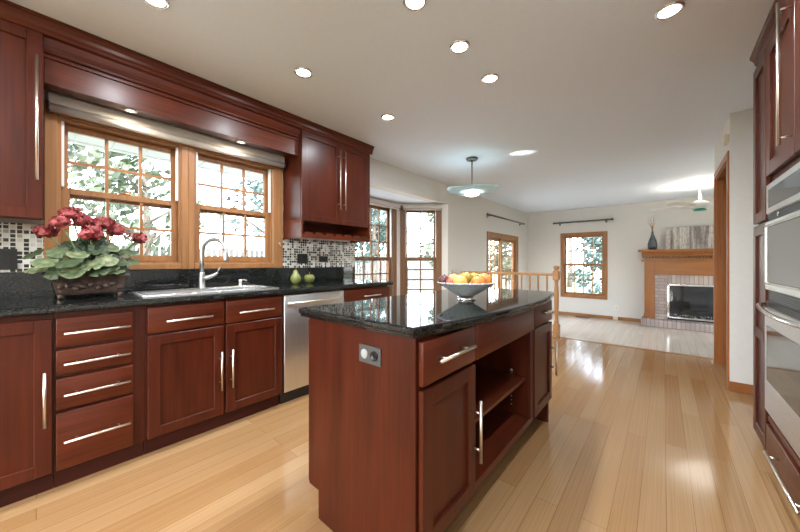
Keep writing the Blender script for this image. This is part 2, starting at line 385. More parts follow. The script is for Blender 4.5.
def dh_window(name, label, xf, x0, x1, z0, z1, zm, cols, ru, rl, cas, st=.045, wood_=None, track=True, stool=0, mw=.018):
    """double-hung: hole x0..x1, z0..z1, meeting rail zm; cas = casing widths left,right,top,bottom"""
    w = wood_ or M['oak']; r = sroot(name, label, 'window')
    c = MB(xf); l, rr, t, b = cas; y0 = -.02
    c.box(x0-l, x0, y0, 0, z0-b, z1+t, .004); c.box(x1, x1+rr, y0, 0, z0-b, z1+t, .004)
    if t: c.box(x0, x1, y0, 0, z1, z1+t, .004)
    if b: c.box(x0, x1, y0-.008, 0, z0-b, z0, .005)
    put('casing', c, w, r)
    j = MB(xf); j.box(x0, x0+.016, 0, .135, z0, z1); j.box(x1-.016, x1, 0, .135, z0, z1); j.box(x0+.016, x1-.016, 0, .135, z1-.016, z1); j.box(x0+.016, x1-.016, 0, .135, z0, z0+.016)
    put('jamb', j, w, r)
    sash(r, 'sash', xf, x0+.016, x1-.016, zm-.028, z1-.016, .07, st-.016, .035, .04, cols, ru, w, mw)
    sash(r, 'sash', xf, x0+.016, x1-.016, z0+.016, zm+.03, .034, st-.010, .045, .04, cols, rl, w, mw)
    if track:
        k = MB(xf)
        for a in (x0+.0165, x1-.0165-.012): k.box(a, a+.012, .004, .033, zm+.03, z1-.02)
        put('side_track', k, M['white'], r)
    lk = MB(xf); xm = (x0+x1)/2; lk.box(xm-.03, xm+.03, .036, .062, zm+.03, zm+.04, .003); lk.tube([(xm, .05, zm+.04), (xm, .05, zm+.05), (xm+.035, .046, zm+.053)], .005, 8)
    put('sash_lock', lk, M['oak_red'], r)
    return r
dh_window('window_1', 'oak double-hung kitchen window behind the geraniums', XL, *WK[0], 1.562, 3, 2, 2, (.055, .0435, .075, .045), .048)
w2 = dh_window('window_2', 'oak double-hung kitchen window behind the faucet', XL, *WK[1], 1.562, 3, 2, 2, (.0435, .095, .075, .045), .048)
mb = MB(); mb.ball((.03, 1.515, 1.30), .011); mb.tube([(.02, 1.515, 1.30), (.035, 1.515, 1.295), (.04, 1.52, 1.275)], .004, 8)
put('window_hook', mb, M['nickel'], w2)
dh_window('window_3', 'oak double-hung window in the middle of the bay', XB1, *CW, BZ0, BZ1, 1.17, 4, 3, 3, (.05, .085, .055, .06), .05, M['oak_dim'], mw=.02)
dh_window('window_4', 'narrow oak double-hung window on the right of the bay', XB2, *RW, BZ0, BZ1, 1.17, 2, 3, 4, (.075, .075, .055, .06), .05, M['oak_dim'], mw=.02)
dh_window('window_5', 'narrow oak double-hung window on the left of the bay', XB0, *LW, BZ0, BZ1, 1.17, 2, 3, 4, (.06, .06, .055, .06), .05, M['oak'])
dh_window('window_6', 'oak double-hung window in the far wall of the family room', XF, *FW, 1.05, 4, 2, 2, (.065, .065, .06, .065), .05, M['oak'], False)
dh_window('added_window_7', 'unseen wide window added to light the family room from the right', XR, *RWN, 1.05, 4, 2, 2, (.065, .065, .06, .065), .05, M['oak'], False)  # out of view, added to let daylight into the family room

dh_window('added_window_8', 'unseen wide window added to light the kitchen from behind', XBK, *BKN, 1.15, 4, 2, 2, (.065, .065, .06, .065), .05, M['oak'], False)  # out of view, added so daylight fills the kitchen from behind

# sliding patio door in the family room
d = sroot('door_1', 'oak framed sliding glass patio door', 'door')
mb = MB(XLN); a0, a1, zt = 6.10, 7.74, 1.69
mb.box(a0-.07, a0, -.02, 0, ZF, zt+.065, .004); mb.box(a1, a1+.07, -.02, 0, ZF, zt+.065, .004); mb.box(a0, a1, -.02, 0, zt, zt+.065, .004)
put('casing', mb, M['oak'], d)
mb = MB(XLN); mb.box(a0, a0+.03, 0, .13, ZF, zt); mb.box(a1-.03, a1, 0, .13, ZF, zt); mb.box(a0+.03, a1-.03, 0, .13, zt-.03, zt); mb.box(a0+.03, a1-.03, 0, .13, ZF-.02, ZF+.02)
put('jamb', mb, M['oak'], d)
for (p0, p1, y) in ((a0+.03, (a0+a1)/2+.04, .085), ((a0+a1)/2-.04, a1-.03, .04)):
    sash(d, 'door_panel', XLN, p0, p1, ZF+.02, zt-.03, y, .075, .12, .075, 3, 5, M['oak'], .012)
put('door_handle', MB(XLN).tube([(a1-.065, .04, .75), (a1-.065, -.01, .76), (a1-.065, -.01, .94), (a1-.065, .04, .95)], .009, 8), M['bronze'], d)

# trims
def crown(name, y0, y1, xb, sgn, label, parent=None, z1=H, ret=None):
    """stepped crown along y; xb = face plane, sgn = direction it projects"""
    prof = [(0, z1-.085), (.010, z1-.085), (.010, z1-.068), (.018, z1-.058), (.022, z1-.040), (.034, z1-.022), (.040, z1-.018), (.040, z1-.001), (0, z1-.001)]
    mb = MB().prism([(xb+sgn*p, z) for p, z in prof], y0, y1, axes='xzy')
    return mb
struct('trim_1', crown('c', -.47, 2.462, .325, 1, ''), M['cherry_h'], 'cherry crown moulding along the ceiling over the sink wall', 'crown moulding')
mb = MB()
mb.box(3.268, 3.284, 4.0-.065, 4.0+.005, 0, 2.045, .003); mb.box(3.268, 3.284, 4.865, 4.93, 0, 2.045, .003); mb.box(3.268, 3.284, 3.935, 4.93, 2.035, 2.10, .003)
mb.box(3.281, 3.40, 4.0, 4.02, 0, 2.03); mb.box(3.281, 3.40, 4.85, 4.87, 0, 2.03); mb.box(3.281, 3.40, 4.0, 4.87, 2.02, 2.04)
mb.box(3.325, 3.355, 4.836, 4.85, 0, 2.02, .002); mb.box(3.325, 3.355, 4.02, 4.034, 0, 2.02, .002); mb.box(3.398, 3.414, 4.85, 4.868, 0, 2.03)
struct('trim_2', mb, M['oak_red'], 'reddish oak casing of the opening in the right wall', 'door casing')
struct('trim_3', MB().box(1.68, 3.279, YS-.03, YS+.03, -.045, .006, .006), M['oak_x'], 'oak nosing along the step down to the family room', 'step nosing')
def base(name, mb, m, lab): struct(name, mb, m, lab, 'baseboard')
base('baseboard_far', MB().box(XN, 2.50, YF-.014, YF, ZF, ZF+.075, .003), M['oak_x'], 'oak baseboard along the far wall')
base('baseboard_left', MB().box(XN, XN+.014, 4.55, 6.02, 0 if False else ZF, ZF+.075, .003), M['oak_y'], 'oak baseboard along the left wall of the family room')
base('baseboard_right', MB().box(3.275, 3.92, 3.905, 3.92, 0, .085, .004), M['oak_red_x'], 'oak baseboard under the right wall return')
# mosaic tile on the wall
struct('trim_4', MB().box(0, .008, -.562, .030, 1.064, 1.345), M['mosaic'], 'black and white mosaic tile behind the geraniums', 'tile backsplash')
struct('trim_5', MB().box(0, .008, 1.558, 2.485, 1.064, 1.36), M['mosaic'], 'black and white mosaic tile under the right wall cabinet', 'tile backsplash')

# ---------------------------------------------------------------- cabinet helpers
def bar(parent, p0, p1, nrm, off=.036, r=.006, inset=.05, name='handle', m=None):
    p0, p1, n = Vector(p0), Vector(p1), Vector(nrm); d = (p1-p0).normalized()
    mb = MB().tube([p0+n*off, p1+n*off], r, 12)
    for q in (p0+d*inset, p1-d*inset): mb.tube([q, q+n*off], r*.72, 8)
    return put(name, mb, m or M['nickel'], parent)
def shaker(parent, X, sg, y0, y1, z0, z1, th=.021, rl=.058, rec=.012, name='door', panels=((0, 1),), mat_=None):
    """framed door whose front is the plane x=X and faces sg"""
    mb = MB(); b = X-sg*th
    mb.box(b, X, y0, y0+rl, z0, z1, .0025); mb.box(b, X, y1-rl, y1, z0, z1, .0025)
    mb.box(b, X, y0+rl-.002, y1-rl+.002, z0, z0+rl, .0025); mb.box(b, X, y0+rl-.002, y1-rl+.002, z1-rl, z1, .0025)
    if len(panels) > 1:
        for p, q in zip(panels, panels[1:]): zc = z0+(z1-z0)*p[1]; mb.box(b, X, y0+rl-.002, y1-rl+.002, zc-rl/2, zc+rl/2, .0025)
    mb.box(b+sg*.002, X-sg*rec, y0+rl-.004, y1-rl+.004, z0+rl-.004, z1-rl+.004)
    return put(name, mb, mat_ or M['cherry'], parent)
def slab(parent, X, sg, y0, y1, z0, z1, th=.021, name='drawer', m=None):
    return put(name, MB().box(X-sg*th, X, y0, y1, z0, z1, .004, 2), m or M['cherry_h'], parent)

# ---------------------------------------------------------------- left run, base cabinets
FX = .606; BX = .585; ZT = .875
def base_body(r, y0, y1):
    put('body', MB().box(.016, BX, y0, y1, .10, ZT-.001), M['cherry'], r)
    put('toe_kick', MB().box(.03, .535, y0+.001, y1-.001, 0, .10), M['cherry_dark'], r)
def cab(label, y0, y1, name='base_cabinet'):
    r = thing(name, label, 'cabinet', (.3, (y0+y1)/2, 0))
    if name != 'sink_cabinet': base_body(r, y0, y1); return r
    for a, b in ((y0, y0+.018), (y1-.018, y1)): put('side_panel', MB().box(.016, BX-.02, a, b, .10, ZT-.001), M['cherry'], r)
    put('bottom_panel', MB().box(.016, BX-.02, y0+.018, y1-.018, .10, .118), M['cherry'], r)
    put('face_frame', MB(frame_xf((BX-.02, 0), (0, 1))).holes(y0, y1, -.02, 0, .10, ZT-.001, [(.44, .79, .14, .66), (.85, 1.20, .14, .66)]), M['cherry'], r)
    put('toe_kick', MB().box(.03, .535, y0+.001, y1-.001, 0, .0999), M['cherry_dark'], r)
    return r
r = cab('cherry base cabinet with one tall door at the left edge of the picture', -.56, .0545)
dd = shaker(r, FX, 1, -.50, .050, .108, .848); bar(dd, (FX, .025, .345), (FX, .025, .604), (1, 0, 0))
r = cab('cherry base cabinet with a stack of four drawers under the geraniums', .0555, .404, 'drawer_cabinet')
for (z0, z1, zh) in ((.708, .848, .775), (.570, .690, .626), (.402, .552, .476), (.108, .386, .250)):
    q = slab(r, FX, 1, .062, .349, z0, z1); bar(q, (FX, .087, zh), (FX, .333, zh), (1, 0, 0), inset=.045)
r = cab('wide cherry sink cabinet with two doors and two false drawer fronts', .405, 1.2365, 'sink_cabinet')
for (a, b, h0, h1, hv) in ((.412, .812, .493, .735, .788), (.827, 1.228, .901, 1.147, .856)):
    q = slab(r, FX, 1, a, b, .710, .860, name='drawer_front'); bar(q, (FX, h0, .776), (FX, h1, .776), (1, 0, 0), inset=.04)
    q = shaker(r, FX, 1, a, b, .108, .697); bar(q, (FX, hv, .279), (FX, hv, .534), (1, 0, 0), inset=.05)
r = cab('cherry base cabinet with a drawer over a door right of the dishwasher', 1.846, 2.455)
q = slab(r, FX, 1, 1.853, 2.448, .710, .860); bar(q, (FX, 2.056, .79), (FX, 2.285, .79), (1, 0, 0), inset=.04)
q = shaker(r, FX, 1, 1.853, 2.448, .108, .697); bar(q, (FX, 1.90, .43), (FX, 1.90, .68), (1, 0, 0))

# dishwasher
r = thing('dishwasher', 'stainless steel dishwasher under the counter right of the sink', 'dishwasher', (.3, 1.54, 0))
put('tub', MB().box(.03, .57, 1.243, 1.840, .10, ZT-.003), M['dark'], r)
put('door', MB().box(.571, .603, 1.246, 1.837, .105, .862, .006, 2), M['steel_v'], r)
mb = MB(); pts = []
for k in range(13):
    t = k/12; pts.append((.603+.012+.036*math.sin(math.pi*t)**.5, 1.285+.49*t, .797))
mb.tube(pts, [.010+.004*math.sin(math.pi*k/12) for k in range(13)], 12); mb.box(.602, .622, 1.278, 1.296, .786, .808, .003); mb.box(.602, .622, 1.764, 1.782, .786, .808, .003)
put('handle', mb, M['nickel'], r)
put('toe_plate', MB().box(.05, .54, 1.246, 1.837, .0, .099), M['black'], r)

# counter
SK = (.40, 1.235, .105, .545)     # sink hole: y0,y1,x0,x1
r = thing('countertop', 'long black granite countertop with a sink along the window wall', 'countertop', (.3, .95, ZT))
mb = MB()
xs0, xs1 = SK[2]+.02, SK[3]-.02; ys0, ys1 = SK[0]+.02, SK[1]-.02
poly = [(.0, -.562), (.631, -.562), (.631, 2.480), (.0, 2.480)]
mb.box(0.001, .60, -.562, ys0, ZT, .914); mb.box(0.001, .60, ys1, 2.480, ZT, .914); mb.box(0.001, xs0, ys0, ys1, ZT, .914); mb.box(xs1, .60, ys0, ys1, ZT, .914)
edge = [(.599, ZT), (.622, ZT), (.629, ZT+.006), (.631, ZT+.014), (.629, .914-.012), (.624, .914-.004), (.614, .914), (.599, .914)]
mb.prism(edge, -.562, 2.480, axes='xzy')
put('slab', mb, M['granite'], r)
tag(put('backsplash', MB().box(.001, .022, -.562, 2.478, .9142, 1.064, .002), M['granite'], loc=(.01, .96, .914)), 'low black granite upstand along the wall behind the sink', 'backsplash')

# sink
r = thing('kitchen_sink', 'stainless steel double bowl drop-in sink under the window', 'sink', (.32, .82, .914))
y0, y1, x0, x1 = SK; ym = (y0+y1)/2
mb = MB(); mb.holes
t = MB(Matrix(((1, 0, 0, 0), (0, 0, 1, 0), (0, 1, 0, 0), (0, 0, 0, 1))))   # slab in x-y
bowls = [(x0+.10, x1-.035, y0+.035, ym-.018), (x0+.10, x1-.035, ym+.018, y1-.035)]
t.holes(x0, x1, .9145, .9205, y0, y1, bowls)
for v in t.bm.verts: pass
bmesh.ops.recalc_face_normals(t.bm, faces=t.bm.faces)
put('rim', t, M['steel'], r)
lip = MB()
for (a, b, c, d_) in [(x0+.004, x1-.004, y0+.004, y1-.004)]+bowls:
    lip.tube([(a, c, .9205), (b, c, .9205), (b, d_, .9205), (a, d_, .9205), (a, c+.001, .9205)], .0032, 8)
put('lip', lip, M['chrome'], r)
for (a, b, c, d_) in bowls:
    m_ = MB(); w = .004
    m_.box(a-w, a, c-w, d_+w, .74, .9144); m_.box(b, b+w, c-w, d_+w, .74, .9144); m_.box(a, b, c-w, c, .74, .9144); m_.box(a, b, d_, d_+w, .74, .9144); m_.box(a-w, b+w, c-w, d_+w, .734, .74)
    m_.lathe([(0, .7405), (.035, .7405), (.045, .743), (.045, .7402)], ((a+b)/2, (c+d_)/2, 0), 20)
    put('bowl', m_, M['steel'], r)

# faucet
fx, fy, fz = .150, .822, .9210
r = thing('faucet', 'tall gooseneck pull-down faucet at the back of the sink', 'faucet', (fx, fy, fz))
put('base', MB().lathe([(0, 0), (.028, 0), (.028, .006), (.024, .012), (.021, .05), (.020, .11), (.016, .125), (0, .125)], (fx, fy, fz), 24), M['faucet_metal'], r)
ux, uy = .88, .475; pts = [(fx, fy, fz+.11)]; R = .108; zc = 1.185
pts.append((fx, fy, zc-.05))
for k in range(17):
    a = math.pi-(math.pi*1.0)*k/16*1.03; o = R+R*math.cos(a); pts.append((fx+ux*o, fy+uy*o, zc+R*math.sin(a)))
put('spout', MB().tube(pts, .0145, 16), M['faucet_metal'], r)
e = Vector(pts[-1]); dv = (e-Vector(pts[-2])).normalized()
put('spray_head', MB().tube([e-dv*.045, e-dv*.01, e+dv*.035, e+dv*.045], [.0155, .0175, .0205, .0195], 16), M['faucet_metal'], r)
put('lever', MB().tube([(fx, fy, fz+.075), (fx+.02, fy+.045, fz+.085), (fx+.035, fy+.085, fz+.105), (fx+.035, fy+.100, fz+.118)], [.019, .016, .012, .008], 14).tube([(fx+.035, fy+.09, fz+.11), (fx+.037, fy+.12, fz+.17)], .004, 8), M['faucet_metal'], r)
# soap dispenser
r = thing('soap_dispenser', 'small metal soap pump beside the faucet', 'soap dispenser', (.15, 1.105, .9205))
put('body', MB().lathe([(0, 0), (.020, 0), (.020, .005), (.013, .010), (.012, .035), (.015, .040), (.015, .055), (0, .058)], (.15, 1.105, .9205), 20), M['nickel'], r)
put('nozzle', MB().tube([(.15, 1.105, .972), (.17, 1.125, .974), (.185, 1.14, .968)], .005, 10), M['nickel'], r)

# ---------------------------------------------------------------- wall cabinets, valance
UX = .330
r = thing('wall_cabinet', 'tall cherry wall cabinet at the top left corner of the picture', 'cabinet', (.16, -.2, 1.345))
put('body', MB().box(.009, UX-.021, -.445, .027, 1.345, H-.085), M['cherry'], r)
q = shaker(r, UX, 1, -.44, .024, 1.350, 2.335); bar(q, (UX, .002, 1.55), (UX, .002, 2.20), (1, 0, 0), inset=.06)
put('frieze', MB().box(UX-.022, UX-.004, -.445, .027, 2.336, H-.08), M['cherry_h'], r)
r = thing('wall_cabinet', 'cherry wall cabinet with two doors and stemware rack right of the windows', 'cabinet', (.16, 2.0, 1.345))
y0, y1 = 1.566, 2.432
put('body', MB().box(.009, UX-.021, y0, y1, 1.515, H-.085), M['cherry'], r)
mb = MB(); mb.box(.009, UX-.002, y0, y0+.018, 1.345, 1.5145); mb.box(.009, UX-.002, y1-.018, y1, 1.345, 1.5145); mb.box(.009, .02, y0+.018, y1-.018, 1.40, 1.5145)
# scalloped front rail of the stemware rack
n = 7; pts = [(y0+.018, 1.350)]; pts2 = []
pts = [(y0+.0185, 1.346), (y1-.0185, 1.346)]
ys = y1-.0185; W = (y1-y0-.037)
top = []
for k in range(n*10+1):
    yy = y1-.0185-W*k/(n*10); ph = (k % 10)/10
    top.append((yy, 1.402 if .2 <= ph <= .8 else 1.402-.026*(1-min(ph, 1-ph)/.2)))
mb.prism(pts+top, UX-.020, UX-.002, axes='yzx')
for k in range(n+1):
    yy = y0+.0185+W*k/n; mb.box(.02, UX-.021, max(yy-.012, y0+.0185), min(yy+.012, y1-.0185), 1.375, 1.387)
put('stemware_rack', mb, M['cherry_h'], r)
ymid = (y0+y1)/2+.02
for (a, b, hy) in ((y0+.003, ymid-.002, ymid-.033), (ymid+.002, y1-.003, ymid+.033)):
    q = shaker(r, UX, 1, a, b, 1.502, 2.335); bar(q, (UX, hy, 1.645), (UX, hy, 2.25), (1, 0, 0), inset=.06)
put('frieze', MB().box(UX-.022, UX-.004, y0, y1, 2.336, H-.08), M['cherry_h'], r)
r = thing('valance', 'cherry valance board bridging the two wall cabinets above the windows', 'valance', (.2, .8, 2.10))
VX = .275
mb = MB(); mb.box(VX-.02, VX, .0275, 1.5655, 2.098, H-.001, .002); mb.box(.14, VX-.021, .0275, 1.5655, 2.112, 2.130)
put('board', mb, M['cherry_h'], r)
prof = [(0, 2.235), (.012, 2.235), (.012, 2.250), (.006, 2.256), (.020, 2.262), (.020, 2.270), (.014, 2.276), (.026, 2.300), (.036, 2.330), (.046, 2.336), (.046, 2.345), (.050, 2.352), (.050, H-.001), (0, H-.001)]
put('moulding', MB().prism([(VX+p, z) for p, z in prof], .0275, 1.5655, axes='xzy'), M['cherry_h'], r)
for i, (yy, lab) in enumerate(((.398, 'small round puck light under the valance above the geraniums'), (1.09, 'small round puck light under the valance near the right wall cabinet'))):
    p = thing('puck_light', lab, 'light', (.20, yy, 2.112), 'puck lights under the valance')
    put('ring', MB().lathe([(.022, 0), (.034, 0), (.034, -.010), (.024, -.012), (.022, 0)], (.20, yy, 2.1119), 20), M['nickel'], p)
    put('lens', MB().lathe([(0, -.006), (.0215, -.006), (.0215, -.001), (0, -.001)], (.20, yy, 2.1119), 20), M['lamp'], p)
    ld = bpy.data.lights.new('puck_lamp', 'AREA'); ld.shape = 'DISK'; ld.size = .04; ld.energy = 1.5; ld.color = (1, .86, .68)
    lo = bpy.data.objects.new('puck_lamp', ld); C.objects.link(lo); lo.parent = p; lo.location = (0, 0, -.012)
def shade(label, xf, x0, x1, z, sc=1.0):
    p = xf @ Vector(((x0+x1)/2, -.06, z))
    r = thing('roller_shade', label, 'shade', p)
    put('fascia', MB(xf).box(x0, x1, -.075, -.021, z+.045*sc, z+.105*sc, .003), M['shade'], r)
    put('roll', MB(xf).tube([(x0+.01, -.062*sc, z+.022*sc), (x1-.01, -.062*sc, z+.022*sc)], .024*sc, 16), M['shade'], r)
    for a in (x0, x1-.008): put('end_cap', MB(xf).box(a, a+.008, -.09*sc, -.021, z, z+.05*sc, .002), M['bronze'], r)
shade('long rolled-up cream shade across the top of both kitchen windows', XL, .045, 1.545, 2.022)
shade('rolled-up shade over the middle bay window', XB1, .03, L1-.045, 1.985, .7)
shade('rolled-up shade over the narrow right bay window', XB2, .065, L2-.115, 1.985, .7)

# ---------------------------------------------------------------- outlets on the tile
def plate(label, y0, y1, z0, z1, name='wall_outlet', cat='outlet', kind='duplex'):
    r = thing(name, label, cat, (.009, (y0+y1)/2, (z0+z1)/2))
    put('plate', MB().box(.0085, .014, y0, y1, z0, z1, .002), M['black'], r)
    ym, zm = (y0+y1)/2, (z0+z1)/2
    if kind == 'duplex':
        for s in (-1, 1): put('socket', MB().box(.0141, .017, ym+s*(y1-y0)*.22-.014, ym+s*(y1-y0)*.22+.014, zm-.03, zm+.03, .001), M['dark'], r)
    else: put('socket', MB().box(.0141, .017, ym-.033, ym+.033, zm-.016, zm+.016, .001), M['dark'], r)
plate('black double outlet plate on the tile above the green pear', 1.715, 1.835, 1.105, 1.205)
plate('black horizontal outlet plate on the tile above the green apple', 1.975, 2.090, 1.120, 1.185, kind='h')
plate('black switch plate on the tile left of the geraniums', -.20, -.070, 1.078, 1.197, 'wall_switch', 'switch')

# ---------------------------------------------------------------- pear and apple on the counter
M['green_glaze'] = noisy('green_glaze', (.12, .14, .03), (.22, .23, .075), (30, 30, 30), .25, bump=.05)
r = thing('ceramic_pear', 'green pear on the counter under the black outlet', 'ornament', (.20, 1.585, .914))
put('body', MB().lathe([(0, .002), (.024, 0), (.042, .018), (.050, .042), (.046, .068), (.033, .090), (.024, .108), (.019, .124), (.010, .134), (0, .135)], (.20, 1.585, .9145), 28), M['green_glaze'], r)
put('stem', MB().tube([(.20, 1.585, 1.047), (.202, 1.587, 1.062), (.208, 1.592, 1.072)], [.003, .003, .004], 8), M['oak_red'], r)
r = thing('ceramic_apple', 'squat green apple on the counter beside the pear', 'ornament', (.18, 1.745, .914))
put('body', MB().lathe([(0, .006), (.020, 0), (.042, .016), (.052, .042), (.049, .066), (.034, .083), (.014, .085), (.004, .076), (0, .075)], (.18, 1.745, .9145), 28), M['green_glaze'], r)
put('stem', MB().tube([(.18, 1.745, .988), (.181, 1.746, 1.008), (.176, 1.752, 1.020)], [.003, .003, .004], 8), M['oak_red'], r)

# ---------------------------------------------------------------- geraniums in a bronze planter
M['pot'] = noisy('aged_bronze_pot', (.018, .011, .009), (.10, .06, .045), (38, 38, 38), .4, .3, bump=.9, detail=5)
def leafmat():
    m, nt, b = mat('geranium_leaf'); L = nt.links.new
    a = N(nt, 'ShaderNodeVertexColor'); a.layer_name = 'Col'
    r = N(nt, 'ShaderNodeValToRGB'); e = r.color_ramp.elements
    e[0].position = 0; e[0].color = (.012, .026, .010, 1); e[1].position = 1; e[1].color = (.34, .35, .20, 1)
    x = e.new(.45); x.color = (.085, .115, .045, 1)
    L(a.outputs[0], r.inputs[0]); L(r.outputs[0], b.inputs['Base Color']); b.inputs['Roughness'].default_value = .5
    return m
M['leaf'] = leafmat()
M['petal'] = noisy('geranium_petal', (.15, .012, .016), (.46, .085, .085), (60, 60, 60), .5)
M['stem'] = plain('geranium_stem', (.10, .17, .05), .5)
PX, PY = .240, .215
gr = thing('potted_geraniums', 'red geraniums in an ornate bronze planter box on the counter', 'plant', (PX, PY, .914))
rz = Matrix.Rotation(-.10, 4, 'Z'); xfp = Matrix.Translation((PX, PY, .9150)) @ rz
mb = MB(xfp)
def rr(hx, hy, r_, n=5):
    out = []
    for (sx, sy, a0) in ((1, 1, 0), (-1, 1, 90), (-1, -1, 180), (1, -1, 270)):
        for k in range(n+1):
            a = math.radians(a0+90*k/n); out.append((sx*(hx-r_)+r_*math.cos(a), sy*(hy-r_)+r_*math.sin(a)))
    return out
levels = [(.070, .135, .020), (.074, .140, .024), (.076, .142, .040), (.080, .150, .080), (.086, .162, .112), (.092, .170, .120), (.092, .170, .132), (.084, .162, .132), (.078, .150, .118)]
t = bmesh.new(); rings = []
for hx, hy, z in levels: rings.append([t.verts.new((x, y, z)) for x, y in rr(hx, hy, .03)])
for A, B in zip(rings, rings[1:]):
    for k in range(len(A)): t.faces.new((A[k], A[(k+1) % len(A)], B[(k+1) % len(A)], B[k]))
t.faces.new(rings[0][::-1]); t.faces.new(rings[-1]); bmesh.ops.recalc_face_normals(t, faces=t.faces); mb._add(t, True)
for k in range(9):    # raised fruit relief on the front
    yy = -.12+.03*k; mb.ball((.078, yy, .066+.012*math.sin(k*2.1)), .016, (.6, 1, .9), 10)
for k in range(5): mb.ball((-.02+.03*k*0, 0, 0), .001)
for sx in (-1, 1):
    for sy in (-1, 1): mb.lathe([(0, 0), (.014, 0), (.011, .01), (.016, .022), (0, .026)], (sx*.062, sy*.122, .0005), 12)
put('planter', mb, M['pot'], gr)
put('soil', MB(xfp).box(-.074, .074, -.146, .146, .112, .1195), M['dark'], gr)
# leaves: scalloped round blades in one foliage mesh
def leaf(bm, cl, c, nrm, r_, tone):
    n = Vector(nrm).normalized(); a = n.orthogonal().normalized(); a = Matrix.Rotation(rnd.uniform(0, 6.28), 3, n) @ a; b = n.cross(a)
    K = 28; inner = []; outer = []; mid = bm.verts.new(Vector(c))
    for k in range(K):
        th = 2*math.pi*k/K+.12; notch = 1-.75*math.exp(-((th-math.pi*2+.0)**2)/.02)-.0
        sc = 1+.075*math.cos(7*th)
        d_ = a*math.cos(th)+b*math.sin(th)
        inner.append(bm.verts.new(Vector(c)+d_*r_*.55*sc+n*r_*(.08+.04*math.cos(7*th))))
        outer.append(bm.verts.new(Vector(c)+d_*r_*sc*max(notch, .3)+n*r_*(-.02+.09*math.cos(7*th))))
    fs = []
    for k in range(K):
        j = (k+1) % K
        fs.append((bm.faces.new((mid, inner[k], inner[j])), (.35, .95, .95)))
        fs.append((bm.faces.new((inner[k], outer[k], outer[j], inner[j])), None))
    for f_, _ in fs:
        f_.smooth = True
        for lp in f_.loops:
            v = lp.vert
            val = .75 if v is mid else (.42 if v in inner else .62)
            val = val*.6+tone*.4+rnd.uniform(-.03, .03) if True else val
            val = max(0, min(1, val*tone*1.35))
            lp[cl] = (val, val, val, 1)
fb = MB(); fb.bm = bmesh.new(); cl = fb.bm.loops.layers.color.new('Col')
stems = MB()
# hand-set large leaves then fill
big = [(.40, .115, 1.122, .058), (.345, .03, 1.122, .050), (.385, .205, 1.108, .054), (.36, .27, 1.135, .050), (.31, .34, 1.120, .048), (.25, .39, 1.125, .046), (.28, .29, 1.215, .048), (.24, .13, 1.215, .046), (.20, -.01, 1.165, .046),
       (.36, .07, 1.065, .048), (.40, .13, 1.072, .05), (.385, .23, 1.07, .05), (.34, .31, 1.07, .042), (.36, .15, 1.165, .045), (.33, .22, 1.18, .045), (.30, .08, 1.175, .048), (.25, .37, 1.18, .044), (.29, .0, 1.08, .044)]
for (x, y, z, r_) in big:
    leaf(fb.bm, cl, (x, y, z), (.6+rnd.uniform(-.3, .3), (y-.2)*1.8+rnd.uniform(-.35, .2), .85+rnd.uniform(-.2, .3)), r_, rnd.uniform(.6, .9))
for k in range(95):
    u = rnd.uniform(0, 6.28); s = math.sqrt(rnd.uniform(0, 1)); x = PX+.135*s*math.cos(u)-.01; y = PY-.01+.175*s*math.sin(u); z = 1.075+.17*(1-s*s)+rnd.uniform(-.03, .05)
    x = max(x, .085)
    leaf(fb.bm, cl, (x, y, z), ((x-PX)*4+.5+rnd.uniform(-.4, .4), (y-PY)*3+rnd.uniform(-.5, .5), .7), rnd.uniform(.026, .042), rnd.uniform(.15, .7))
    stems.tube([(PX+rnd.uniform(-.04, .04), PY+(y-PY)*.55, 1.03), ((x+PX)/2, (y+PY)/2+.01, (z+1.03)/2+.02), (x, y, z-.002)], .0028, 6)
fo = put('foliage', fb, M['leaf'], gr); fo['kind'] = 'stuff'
heads = [(.24, .031, 1.293, .046), (.30, .087, 1.343, .043), (.26, .129, 1.396, .050), (.25, .182, 1.363, .045), (.34, .204, 1.288, .052), (.27, .265, 1.355, .050), (.25, .318, 1.318, .046), (.22, .440, 1.278, .042)]
for (x, y, z, r_) in heads:
    stems.tube([(PX+(x-PX)*.3, PY+(y-PY)*.5, 1.03), ((x+PX)/2, (y+PY)/2, (z+1.03)/2), (x, y, z)], .004, 8)
    mb = MB(); t = bmesh.new()
    for k in range(95):
        d_ = Vector((rnd.gauss(0, 1), rnd.gauss(0, 1), rnd.gauss(.15, 1))).normalized(); c = Vector((x, y, z))+Vector((d_.x, d_.y, d_.z*.78))*r_*rnd.uniform(.72, 1)
        n = (d_+Vector((rnd.uniform(-.7, .7), rnd.uniform(-.7, .7), rnd.uniform(-.7, .7)))).normalized(); a = n.orthogonal().normalized(); b = n.cross(a); q = r_*rnd.uniform(.26, .36)
        vs = [t.verts.new(c+a*q*math.cos(i*math.pi/3)*1.1+b*q*math.sin(i*math.pi/3)*.8+n*q*.25*math.cos(i*2*math.pi/3)) for i in range(6)]
        t.faces.new(vs)
    mb._add(t, True); mb.ball((x, y, z), r_*.7, (1, 1, .78), 12)
    put('flower_head', mb, M['petal'], gr)
mb = MB()
for (x, y, z) in ((.23, .375, 1.300), (.23, .388, 1.288), (.23, .366, 1.282), (.24, .392, 1.305)): mb.ball((x, y, z), .008, (1, 1, 1.2), 8)
stems.tube([(PX, PY+.09, 1.05), (.24, .35, 1.18), (.23, .378, 1.29)], .003, 6)
put('flower_bud', mb, M['petal'], gr); put('stems', stems, M['stem'], gr)

